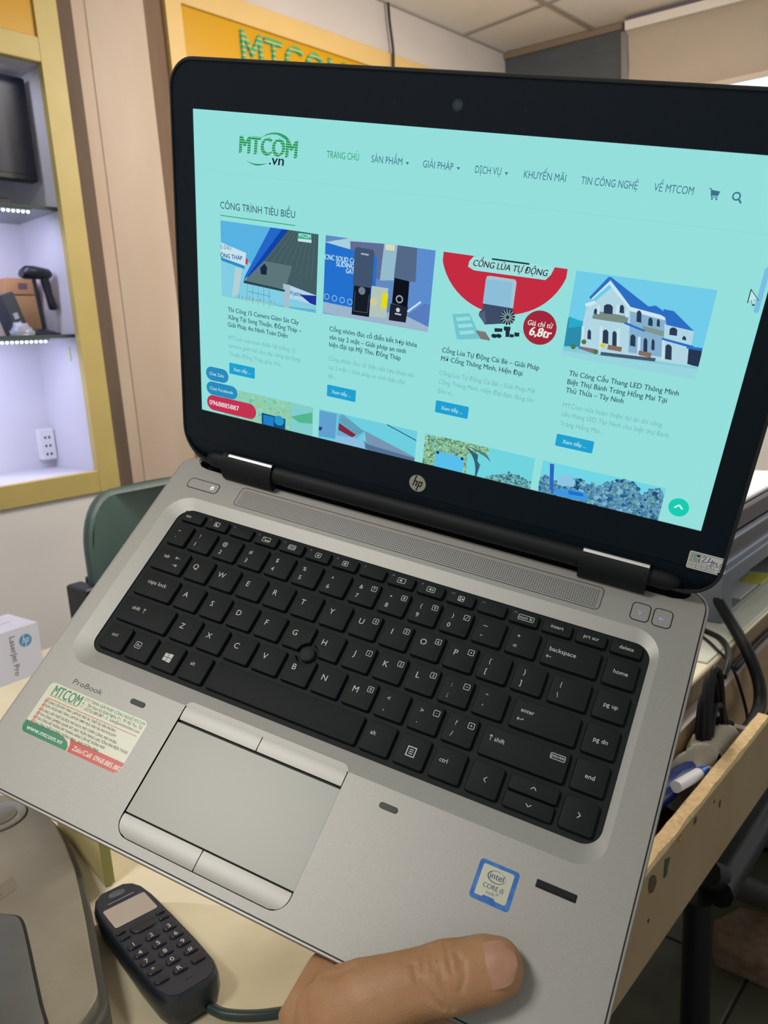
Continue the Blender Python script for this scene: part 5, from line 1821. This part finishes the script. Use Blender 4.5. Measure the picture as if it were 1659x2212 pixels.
P.seg((350, 1060), (480, 1090), 0.25, (76, 120, 136), c2)
P.p([(420, 930), (445, 905), (460, 930), (455, 970), (425, 965)], (24, 40, 70), c2)
P.p([(197, 785), (342, 846), (334, 935), (197, 880)], (196, 226, 234), c2)
P.p([(197, 868), (334, 918), (334, 936), (197, 886)], (50, 140, 200), c2)
P.t('G DẦU', (197, 815), (258, 836), (80, 140, 160), 2.2, c2)
P.t('ÔNG THÁP', (198, 862), (320, 895), (24, 70, 150), 2.4, c2, 0.02)
P.p([(340, 876), (352, 878), (350, 912), (338, 908)], (214, 52, 60), c2)
P.p([(282, 925), (320, 935), (298, 1070), (262, 1098)], (182, 206, 210), c2)
P.p([(195, 1085), (300, 1098), (560, 1140), (740, 1150), (740, 1165), (195, 1100)], (150, 200, 190), c2)
for i in range(12): P.seg((300 + i * 20, 1100 + i * 3), (302 + i * 20, 1078 + i * 4 + (i % 3) * 5), 0.3, (52, 96, 100), c2)
P.p([(632, 733), (708, 741), (708, 770), (632, 762)], (32, 176, 140), c2)
P.p([(632, 764), (708, 772), (708, 790), (632, 780)], (190, 230, 228), c2)
P.t('MTCOM', (638, 757), (702, 765), (220, 244, 240), 2.0, c2)
P.done()

# 2: gate locks on a table
P = PIC(86, 75.3, 150.6, 117.6, (98, 138, 192))
P.p([(783, 785), (940, 760), (1130, 790), (1130, 830), (940, 850), (783, 800)], (168, 208, 220), c2)
P.p([(925, 780), (1120, 795), (1110, 1000), (925, 960)], (96, 110, 150), c2)
P.p([(1115, 792), (1190, 800), (1170, 1000), (1090, 1000)], (148, 186, 206), c2)
P.p([(1120, 795), (1175, 802), (1172, 835), (1122, 828)], (214, 216, 190), c2)
P.p([(1300, 815), (1410, 830), (1380, 1160), (1240, 1160)], (92, 140, 206), c2)
P.p([(1190, 803), (1300, 816), (1290, 1010), (1168, 990)], (84, 104, 136), c2)
P.p([(783, 785), (955, 835), (1075, 870), (1060, 1180), (773, 1130)], (36, 112, 206), c2)
P.p([(773, 1120), (930, 1150), (1140, 1180), (1400, 1230), (1400, 1320), (773, 1180)], (156, 180, 204), c2)
P.p([(1340, 1130), (1400, 1140), (1400, 1280), (1240, 1200)], (88, 124, 190), c2)
P.t('CNC SOLID CA', (783, 878), (955, 908), (190, 226, 240), 2.6, c2, 0.03)
P.t('SLIDING', (846, 918), (946, 935), (190, 226, 240), 2.5, c2, 0.03)
P.t('GAT', (900, 958), (946, 966), (190, 226, 240), 2.5, c2, 0.03)
for i in range(4):
    x, y = LP(c2(793 + i * 43, 1090 + i * 10)); P.z += 0.003
    P.b.flat(circ(x, y, 1.7, 14), P.z, px_emit((150, 196, 226)), holes=(circ(x, y, 1.3, 14)[::-1],))
    P.seg((780 + i * 43, 1122 + i * 10), (805 + i * 43, 1126 + i * 10), 0.5, (130, 180, 220), c2)
P.p([(960, 812), (1050, 828), (1060, 840), (1048, 1035), (1040, 1042), (945, 1028), (940, 1015), (950, 825)], (64, 84, 112), c2)
P.seg((985, 850), (1028, 857), 0.9, (160, 176, 186), c2)
P.p([(945, 1028), (1040, 1042), (1030, 1205), (932, 1190)], (22, 28, 38), c2)
x, y = LP(c2(990, 1058)); P.z += 0.003; P.b.flat(circ(x, y, 2.1, 16), P.z, px_emit((110, 124, 140)))
P.seg((952, 1060), (944, 1170), 0.25, (90, 104, 124), c2); P.seg((944, 1170), (1020, 1182), 0.25, (90, 104, 124), c2); P.seg((1020, 1182), (1030, 1080), 0.25, (90, 104, 124), c2)
P.p([(1045, 1030), (1138, 1044), (1125, 1210), (1030, 1200)], (178, 196, 186), c2)
x, y = LP(c2(1055, 1118)); P.z += 0.003; P.b.flat(circ(x, y, 2.2, 12), P.z, px_emit((206, 202, 150)))
P.p([(1105, 1070), (1138, 1076), (1128, 1160), (1096, 1154)], (228, 216, 20), c2)
P.p([(1172, 985), (1256, 1005), (1245, 1150), (1158, 1128)], (14, 18, 28), c2)
x, y = LP(c2(1200, 1105)); P.z += 0.003; P.b.flat(circ(x, y, 2.2, 16), P.z, px_emit((150, 156, 164)), holes=(circ(x, y, 1.4, 16)[::-1],))
P.p([(1150, 1128), (1248, 1150), (1235, 1236), (1140, 1222)], (30, 36, 48), c2)
x, y = LP(c2(1192, 1165)); P.z += 0.003; P.b.flat(circ(x, y, 1.2, 12), P.z, px_emit((196, 206, 214)))
P.seg((1175, 1185), (1210, 1192), 0.8, (190, 200, 210), c2)
P.seg((1245, 1175), (1320, 1120), 1.1, (196, 220, 240), c2)
P.done()

# 3: sliding gate motor advertisement
P = PIC(155, 74.5, 219.7, 117.6, S_BG)
cxm, cym, rr = 187.3, 121.0, 33.5
arc = [(cxm + rr * math.cos(math.radians(a)), cym + rr * 0.9 * math.sin(math.radians(a))) for a in range(185, 356, 6)]
P.p([(154, 117.6)] + [(154, 112)] + arc + [(221, 112), (221, 117.6)], (196, 44, 66))
c4b = c4
P.p([(60, 688), (110, 692), (500, 748), (478, 790), (448, 818), (60, 765), (28, 745), (35, 715)], (158, 224, 222), c4b)
P.seg((158, 703), (362, 731), 0.8, (20, 60, 66), c4b)
P.t('CỔNG LÙA TỰ ĐỘNG', (55, 742), (460, 796), (70, 40, 60), 3.0, c4b, 0.02, 0.18)
P.p([(130, 797), (150, 795), (283, 815), (292, 830), (272, 975), (108, 945)], (164, 196, 208), c4b)
P.p([(125, 812), (270, 830), (258, 973), (108, 945)], (140, 190, 218), c4b)
P.p([(108, 945), (272, 972), (270, 1050), (210, 1055), (120, 1060), (86, 1010), (90, 990), (110, 975)], (62, 76, 102), c4b)
P.p([(86, 1000), (120, 985), (125, 1050), (115, 1056)], (84, 98, 124), c4b)
x, y = LP(c4(243, 1020)); P.z += 0.003
gear = [(x + (4.2 if i % 2 else 3.4) * math.cos(i * math.pi / 14), y + (4.2 if i % 2 else 3.4) * math.sin(i * math.pi / 14)) for i in range(28)]
P.b.flat(gear, P.z, px_emit((40, 50, 62)))
for i in range(14):
    P.z += 0.0005; d = Vector((math.cos(i * math.pi / 7), math.sin(i * math.pi / 7)))
    seg(P.b, Vector((x, y)) + d * 1.0, Vector((x, y)) + d * 3.8, 0.35, px_emit((160, 200, 200)), P.z + 0.002)
P.p([(168, 85), (250, 80), (305, 200), (190, 205)], (116, 196, 206), c66)
for i in range(3):
    P.p([(185 + i * 8, 100 + i * 32), (250 + i * 10, 96 + i * 32), (256 + i * 10, 112 + i * 32), (190 + i * 8, 118 + i * 32)], (150, 222, 220), c66)
for i in range(4): P.seg((285 + i * 11, 162 + i * 2), (310 + i * 11, 202 + i * 2), 1.3, (124, 120, 110), c66)
for (u, v, w, hgt) in ((368, 150, 38, 18), (412, 142, 32, 20), (420, 160, 20, 32), (440, 178, 20, 16), (462, 170, 24, 20)):
    P.p([(u, v), (u + w, v + 2), (u + w - 2, v + hgt), (u, v + hgt)], (34, 48, 62), c66)
for u in (366, 388): 
    x, y = LP(c66(u, 187)); P.z += 0.002; P.b.flat(circ(x, y, 1.6, 10, 1.1), P.z, px_emit((30, 44, 58)))
P.p([(470, 150), (520, 175), (525, 190), (480, 160)], (150, 206, 214), c66)
x, y = LP((1166, 708)); P.z += 0.004; P.b.flat(circ(x, y, 8.6, 32), P.z, px_emit((160, 40, 58)))
P.t('Giá chỉ từ', (524, 135), (643, 152), (226, 226, 222), 2.5, c66, 0.02, 0.15)
P.t('6,8tr', (532, 184), (634, 198), (236, 236, 232), 4.4, c66, 0.04, 0.15)
P.done()

# 4: white villa
P = PIC(224, 75.6, 288.8, 117.5, (112, 204, 232))
P.p([(688, 240), (1380, 340), (1380, 420), (680, 300)], (132, 204, 214), c66)
P.p([(680, 255), (1340, 345), (1330, 420), (680, 320)], (150, 212, 222), c66)
P.p([(716, 100), (786, 118), (780, 240), (696, 235)], (44, 140, 170), c66)
P.p([(720, 95), (785, 120), (790, 140), (716, 150)], (40, 170, 200), c66)
VW, VS, VD, VB = (176, 214, 228), (132, 176, 206), (44, 60, 84), (44, 110, 196)
P.p([(786, 120), (800, 60), (920, -40), (1010, 50), (1090, 60), (1200, 120), (1290, 150), (1295, 330), (1100, 300), (870, 275), (770, 245)], VW, c66)
P.p([(1010, 50), (1190, 100), (1180, 290), (1000, 265)], VS, c66)
P.p([(1170, 130), (1310, 165), (1280, 320), (1165, 300)], VW, c66)
P.p([(820, 5), (905, -85), (1010, 45), (1195, 95), (1190, 118), (1010, 70), (910, -55), (830, 15)], (206, 230, 236), c66)
P.p([(815, 5), (907, -92), (915, -75), (822, 14)], VB, c66)
P.p([(905, -92), (920, -90), (1090, 44), (1198, 100), (1010, 50)], VB, c66)
P.p([(1085, 50), (1130, 44), (1200, 95), (1195, 112)], VB, c66)
P.p([(1165, 60), (1215, 70), (1310, 165), (1180, 135)], VB, c66)
P.p([(795, 35), (840, 20), (850, 34), (800, 52)], (206, 230, 236), c66)
P.p([(830, 95), (845, 68), (1000, 95), (995, 130), (830, 105)], (120, 140, 130), c66)
P.p([(1070, 140), (1170, 165), (1165, 190), (1065, 160)], (130, 150, 140), c66)
for (u, v, w, hh) in ((885, 45, 42, 40), (960, 48, 20, 34), (838, 66, 16, 20), (1040, 75, 22, 50), (1095, 108, 20, 34), (1135, 115, 14, 30), (1195, 155, 36, 32), (808, 165, 16, 40),
                      (880, 165, 26, 60), (925, 172, 20, 78), (1010, 188, 24, 50), (1072, 205, 18, 68), (1110, 210, 14, 46), (1175, 235, 30, 66), (1255, 195, 18, 14)):
    P.p([(u, v), (u + w * 0.3, v - 8), (u + w * 0.7, v - 7), (u + w, v + 4), (u + w * 0.95, v + hh), (u - 2, v + hh - 5)], VD, c66)
for (u, v, L) in ((865, 140, 110), (948, 150, 105), (1045, 190, 95), (1160, 200, 100), (780, 140, 90), (990, 60, 40), (855, 40, 45), (945, 40, 45)):
    P.p([(u, v), (u + 13, v + 2), (u + 8, v + L), (u - 4, v + L - 2)], (198, 226, 234), c66)
P.p([(985, 120), (1080, 160), (1075, 168), (980, 130)], VB, c66)
P.p([(1160, 195), (1310, 235), (1300, 245), (1158, 205)], VB, c66)
P.p([(1285, 240), (1348, 245), (1340, 335), (1278, 320)], (40, 54, 80), c66)
P.p([(1275, 235), (1350, 244), (1348, 258), (1275, 246)], VB, c66)
P.p([(768, 235), (850, 250), (840, 272), (762, 245)], (128, 112, 122), c66)
P.p([(870, 262), (1130, 292), (1125, 308), (868, 278)], (70, 88, 110), c66)
P.p([(905, 228), (970, 240), (966, 262), (900, 250)], (134, 110, 96), c66)
P.p([(1050, 255), (1110, 268), (1105, 290), (1046, 276)], (134, 110, 96), c66)
for (u, v) in ((740, 238), (790, 215), (846, 262), (880, 232)):
    x, y = LP(c66(u, v)); P.z += 0.002; P.b.flat(circ(x, y, 1.3, 8), P.z, px_emit((80, 120, 70) if u < 860 else (214, 200, 60)))
P.done()

# lower row, cut off by the bezel
FOL1 = noise_emit('screen_foliage_pale', (150, 196, 150), (128, 214, 206), 520, 0.5, 0.2)
P = PIC(17, 0.05, 82.0, 18.4, FOL1)
leaves(P, [(290, 580), (600, 650), (600, 860), (120, 760), (300, 640)], 260, 0.5, 1.5, [(150, 198, 150), (128, 206, 186), (166, 206, 140), (120, 190, 150), (140, 216, 206)], c5)
P.p([(590, 655), (715, 680), (715, 850), (600, 850)], (128, 206, 206), c5)
P.p([(592, 725), (712, 702), (712, 765), (640, 760)], (84, 182, 140), c5)
P.p([(428, 703), (562, 738), (560, 800), (430, 770)], (20, 76, 120), c5)
P.p([(438, 714), (498, 728), (498, 782), (438, 766)], (30, 128, 200), c5)
x, y = LP(c5(526, 748)); P.z += 0.003; P.b.flat(circ(x, y, 3.6, 18, 3.2), P.z, px_emit((36, 150, 206)))
P.seg((498, 728), (498, 785), 0.5, (20, 76, 120), c5)
P.done()
P = PIC(86.2, 0.05, 150.0, 18.4, (108, 206, 222))
P.p([(752, 690), (850, 710), (840, 850), (745, 835)], (96, 160, 206), c5)
P.p([(745, 780), (770, 785), (760, 805), (745, 800)], (40, 60, 130), c5)
P.p([(860, 715), (880, 708), (1005, 810), (960, 850), (845, 850)], (104, 176, 206), c5)
P.p([(862, 760), (958, 828), (935, 842), (858, 800)], (132, 40, 66), c5)
for i in range(13): P.seg((884 + i * 9.5, 716 + i * 7.5), (866 + i * 7.5, 752 + i * 6), 0.28, (70, 96, 110), c5)
P.p([(1005, 805), (1300, 960), (1290, 1000), (1020, 910)], (120, 150, 180), c5)
P.p([(1000, 860), (1020, 880), (1290, 960), (1285, 985), (1010, 905)], (84, 112, 146), c5)
P.p([(845, 830), (960, 845), (1010, 880), (990, 905), (840, 870)], (140, 190, 226), c5)
P.seg((1130, 770), (1295, 860), 0.6, (40, 90, 140), c5)
P.done()
FOL2 = noise_emit('screen_foliage_palm', (92, 140, 110), (160, 214, 170), 750, 0.5, 0.15)
P = PIC(155, 0.05, 219.4, 18.4, (112, 212, 222))
P.p([(25, 650), (330, 700), (345, 740), (240, 750), (230, 840), (20, 800)], FOL2, c66)
P.p([(330, 850), (440, 835), (550, 880), (540, 930), (320, 890)], noise_emit('screen_foliage_bush', (70, 120, 120), (120, 196, 206), 900, 0.5, 0.12), c66)
leaves(P, [(25, 650), (330, 700), (345, 745), (240, 760), (235, 850), (20, 805)], 300, 0.4, 1.2, [(98, 146, 112), (140, 186, 140), (164, 210, 160), (84, 128, 110), (120, 190, 190)], c66)
leaves(P, [(330, 845), (440, 830), (550, 875), (545, 935), (320, 895)], 160, 0.4, 1.1, [(70, 124, 126), (96, 160, 170), (124, 194, 204), (58, 104, 112)], c66)
P.p([(92, 728), (225, 762), (215, 850), (80, 815)], (88, 190, 236), c66)
for u, v in ((100, 737), (215, 767)):
    x, y = LP(c66(u, v)); P.z += 0.003; P.b.flat(circ(x, y, 0.9, 10), P.z, px_emit((24, 40, 80)))
for i in range(9): P.seg((240 + i * 6, 715 + i * 4), (300 - i * 3, 800 + i * 8), 0.7, (52, 96, 116), c66)
for i in range(7): P.seg((255 + i * 12, 712 + i * 5), (335 + i * 2, 760 + i * 3), 0.5, (70, 116, 130), c66)
P.done()
P = PIC(223.6, 0.05, 288.0, 18.3, (112, 214, 230))
FOL3 = noise_emit('screen_foliage_blue', (34, 88, 134), (122, 178, 206), 750, 0.5, 0.16)
P.p([(575, 860), (610, 840), (650, 870), (700, 880), (760, 870), (820, 890), (880, 900), (930, 880), (980, 862), (1040, 890), (1060, 940), (1110, 910), (1150, 905), (1180, 960), (1170, 1060), (575, 940)], FOL3, c66)
leaves(P, [(575, 850), (650, 860), (760, 862), (880, 890), (930, 872), (980, 852), (1045, 880), (1065, 935), (1110, 902), (1155, 895), (1182, 960), (1172, 1070), (575, 945)], 520, 0.5, 1.6,
       [(40, 96, 140), (62, 122, 158), (92, 152, 180), (128, 186, 206), (30, 76, 118), (74, 134, 150), (108, 168, 160)], c66)
P.p([(660, 850), (730, 845), (752, 880), (740, 900), (665, 890)], (140, 196, 226), c66)
P.p([(630, 790), (650, 792), (645, 920), (628, 915)], (44, 100, 196), c66)
P.p([(690, 905), (790, 925), (812, 950), (800, 970), (640, 935), (650, 915)], (64, 150, 220), c66)
P.p([(715, 915), (785, 930), (790, 945), (720, 935)], (30, 110, 210), c66)
P.done()

# ------------------------------------------------------------------ hand gripping the front edge (mm in the laptop's base frame)


def ell_tube(mb, pts, m, n=20):
    """pts: (centre, half width, half thickness, up vector); rounded ends"""
    P = []
    c0, w0, t0, u0 = pts[0]; c1, w1, t1, u1 = pts[-1]
    loops = []
    for i, (c, w, t, u) in enumerate(pts):
        c = Vector(c)
        d = (Vector(pts[min(i + 1, len(pts) - 1)][0]) - Vector(pts[max(i - 1, 0)][0])).normalized()
        u = (Vector(u) - d * Vector(u).dot(d)).normalized(); s = d.cross(u)
        def lp(c, k): return [c + s * (w * k * math.cos(2 * math.pi * j / n)) + u * (t * k * math.sin(2 * math.pi * j / n)) for j in range(n)]
        if i == 0:
            for a in (80, 60, 35, 15): loops.append(lp(c - d * (t * math.sin(math.radians(a))), math.cos(math.radians(a))))
        loops.append(lp(c, 1.0))
        if i == len(pts) - 1:
            for a in (15, 35, 60, 80): loops.append(lp(c + d * (t * math.sin(math.radians(a))), math.cos(math.radians(a))))
    mb.loft(loops, m)


def B3(px, z):
    x, y = BP(px, z); return Vector((x, y, z))


M_SKIN = mat('skin', (178, 134, 96), 0.5, 0, 0.4, var=0.12, scale=70, rgb2=(162, 116, 80), bump=0.25, bscale=900)
pb_ = M_SKIN.node_tree.nodes['Principled BSDF']
pb_.inputs['Subsurface Weight'].default_value = 0.12
pb_.inputs['Subsurface Radius'].default_value = (0.004, 0.0016, 0.0008)
pb_.inputs['Subsurface Scale'].default_value = 1.0
UPZ = (0, 0, 1)
hb = MB(XB)
T = [B3((1086, 2087), 9.0), B3((1058, 2092), 10.0), B3((1010, 2102), 11.0), B3((965, 2111), 12.0), B3((915, 2122), 12.0), B3((860, 2138), 12.0), B3((800, 2162), 10.5), B3((745, 2190), 6.0)]
ell_tube(hb, [(T[0], 11.8, 8.8, UPZ), (T[1], 13.6, 9.8, UPZ), (T[2], 13.8, 10.6, UPZ), (T[3], 14.6, 11.8, UPZ), (T[4], 13.6, 11.8, UPZ), (T[5], 14.4, 12.0, UPZ),
              (T[6], 17.0, 14.0, (-0.1, -0.2, 1)), (T[7], 19.0, 16.0, (-0.2, -0.4, 1))], M_SKIN)
Q = [T[6] + Vector((0, -2, -2)), T[7] + Vector((-2, -4, -4)), Vector((176, -137, -16)), Vector((172, -158, -40)), Vector((166, -190, -58)), Vector((155, -250, -84))]
ell_tube(hb, [(Q[0], 15, 12, (-0.1, -0.3, 1)), (Q[1], 21, 16, (-0.2, -0.5, 1)), (Q[2], 25, 19, (-0.1, -0.7, 1)), (Q[3], 28, 20, (0, -0.6, 1)), (Q[4], 29, 20, (0, -0.5, 1)), (Q[5], 31, 23, (0, -0.4, 1))], M_SKIN, 24)
# palm under the case and the four fingers
ell_tube(hb, [((168, -150, -46), 30, 13, UPZ), ((186, -124, -42), 36, 13, UPZ), ((206, -98, -38), 40, 13, UPZ), ((215, -70, -36), 38, 12, UPZ)], M_SKIN, 24)
ell_tube(hb, [((222, -128, -36), 16, 11, UPZ), ((206, -122, -38), 18, 12, UPZ), ((190, -130, -38), 18, 12, UPZ)], M_SKIN, 16)
for dx, L1, L2, L3 in ((-28, 42, 26, 20), (-10, 46, 30, 21), (8, 43, 28, 20), (25, 33, 21, 18)):
    d = Vector((-0.12 + dx * 0.003, 0.98, 0)).normalized(); s = Vector((d.y, -d.x, 0))
    p = Vector((216, -66, -35)) + Vector((0.99, 0.0, 0)) * dx
    a = p + d * L1 + Vector((0, 0, -3)); c = a + d * L2 + Vector((0, 0, 2)); e = c + d * L3 + Vector((0, 0, 3.5))
    ell_tube(hb, [(p, 10.5, 10.0, UPZ), ((p + a) / 2, 9.8, 9.4, UPZ), (a, 9.8, 9.4, UPZ), ((a + c) / 2, 8.8, 8.4, UPZ), (c, 8.8, 8.2, UPZ), (e, 7.8, 7.0, UPZ)], M_SKIN, 16)
e1_, e2_ = B3((725, 2112), -16), B3((700, 2175), -14)
ell_tube(hb, [(e1_, 15, 12, (0, -0.4, 1)), (e2_, 22, 16, (0, -0.5, 1)), (Q[2], 26, 19, (0, -0.6, 1))], M_SKIN, 18)
raw = hb.build('hand_raw')
md = raw.modifiers.new('r', 'REMESH'); md.mode = 'VOXEL'; md.voxel_size = 0.00115; md.use_smooth_shade = True
ms = raw.modifiers.new('s', 'SMOOTH'); ms.factor = 0.5; ms.iterations = 14
dg = bpy.context.evaluated_depsgraph_get()
hm = bpy.data.meshes.new_from_object(raw.evaluated_get(dg))
bpy.data.objects.remove(raw)
# skin creases over the knuckle and along the side
CR = []
for L in ([(922, 2048), (914, 2070), (914, 2096)], [(945, 2042), (947, 2075), (957, 2108)], [(962, 2042), (968, 2070), (975, 2100)], [(934, 2050), (931, 2075), (936, 2095)],
          [(893, 2085), (900, 2118), (930, 2155), (958, 2178)], [(946, 2088), (956, 2122), (966, 2150), (978, 2178)], [(1000, 2078), (1003, 2110), (996, 2140)], [(985, 2058), (992, 2075), (990, 2095)],
          [(700, 2110), (730, 2104), (762, 2088)]):
    CR.append([(B3(p, 21.0)) for p in L])


def seg_d(p, a, c):
    ab = c - a; t = max(0, min(1, (p - a).dot(ab) / max(1e-9, ab.length_squared))); return (p - a - ab * t).length


for v in hm.vertices:
    p = v.co * 1000 + OFFB
    if p.z < 2 or p.x < 150: continue
    dd = 9
    for L in CR:
        for a, c in zip(L, L[1:]):
            q = (Vector((p.x, p.y)) - Vector((a.x, a.y)))
            if q.length > 30: continue
            # compare along the view line, at the vertex height
            k = (p.z - 21.0) / (BEYE.z - 21.0)
            a2 = a + (BEYE - a) * k; c2_ = c + (BEYE - c) * k
            dd = min(dd, seg_d(p, a2, c2_))
    if dd < 1.5:
        v.co -= Vector((0, 0, 1)) * (0.0009 * (1 - (dd / 1.5) ** 2))
# palm rest stops the flesh: keep skin from sinking through the deck
for v in hm.vertices:
    p = v.co * 1000 + OFFB
    if p.y > -106 and -1.5 < p.z < 0.35: v.co.z += (0.35 - p.z) * 0.001
hm.materials.clear(); hm.materials.append(M_SKIN)
hm.shade_smooth()
hand = bpy.data.objects.new('person_hand', hm); COL.objects.link(hand); hand.matrix_world = LMTX
tag(hand, 'bare hand gripping the laptop front edge, thumb lying on the palm rest', 'hand')
# thumb nail
ax_ = (B3((1115, 2078), 16) - B3((1030, 2096), 19)); 
c_ = B3((1068, 2083), 19.0)
ax_ = Vector((ax_.x, ax_.y, 0)).normalized(); sx_ = Vector((-ax_.y, ax_.x, 0))
b = MB(XB); rows = []
for i in range(13):
    u = -1 + 2 * i / 12
    hw = 8.7 * (1 - 0.16 * u ** 4 if u < 0 else 1 - 0.5 * u ** 3)
    r = []
    for j in range(13):
        w = -1 + 2 * j / 12
        bow = (1.4 * (1 - w * w) if u > 0.3 else 0) * max(0, u - 0.3)
        z = 20.0 - 2.35 * w * w - 1.1 * max(0, u) ** 2 * 1.6 - 0.25 * max(0, -u - 0.75) * 4
        p = Vector((c_.x, c_.y, 0)) + ax_ * (8.4 * u + bow + (-1.3 * (1 - w * w) + 1.0 if u < -0.6 else 0)) + sx_ * (hw * w)
        r.append((p.x, p.y, z))
    rows.append(r)
M_NAIL = mat('nail', (176, 132, 106), 0.38, 0, 0.45, var=0.1, scale=160, rgb2=(168, 118, 98))
b.loft(rows[::-1], M_NAIL, False, False, closed=False)
nl = b.build('thumb_nail', hand, 80)
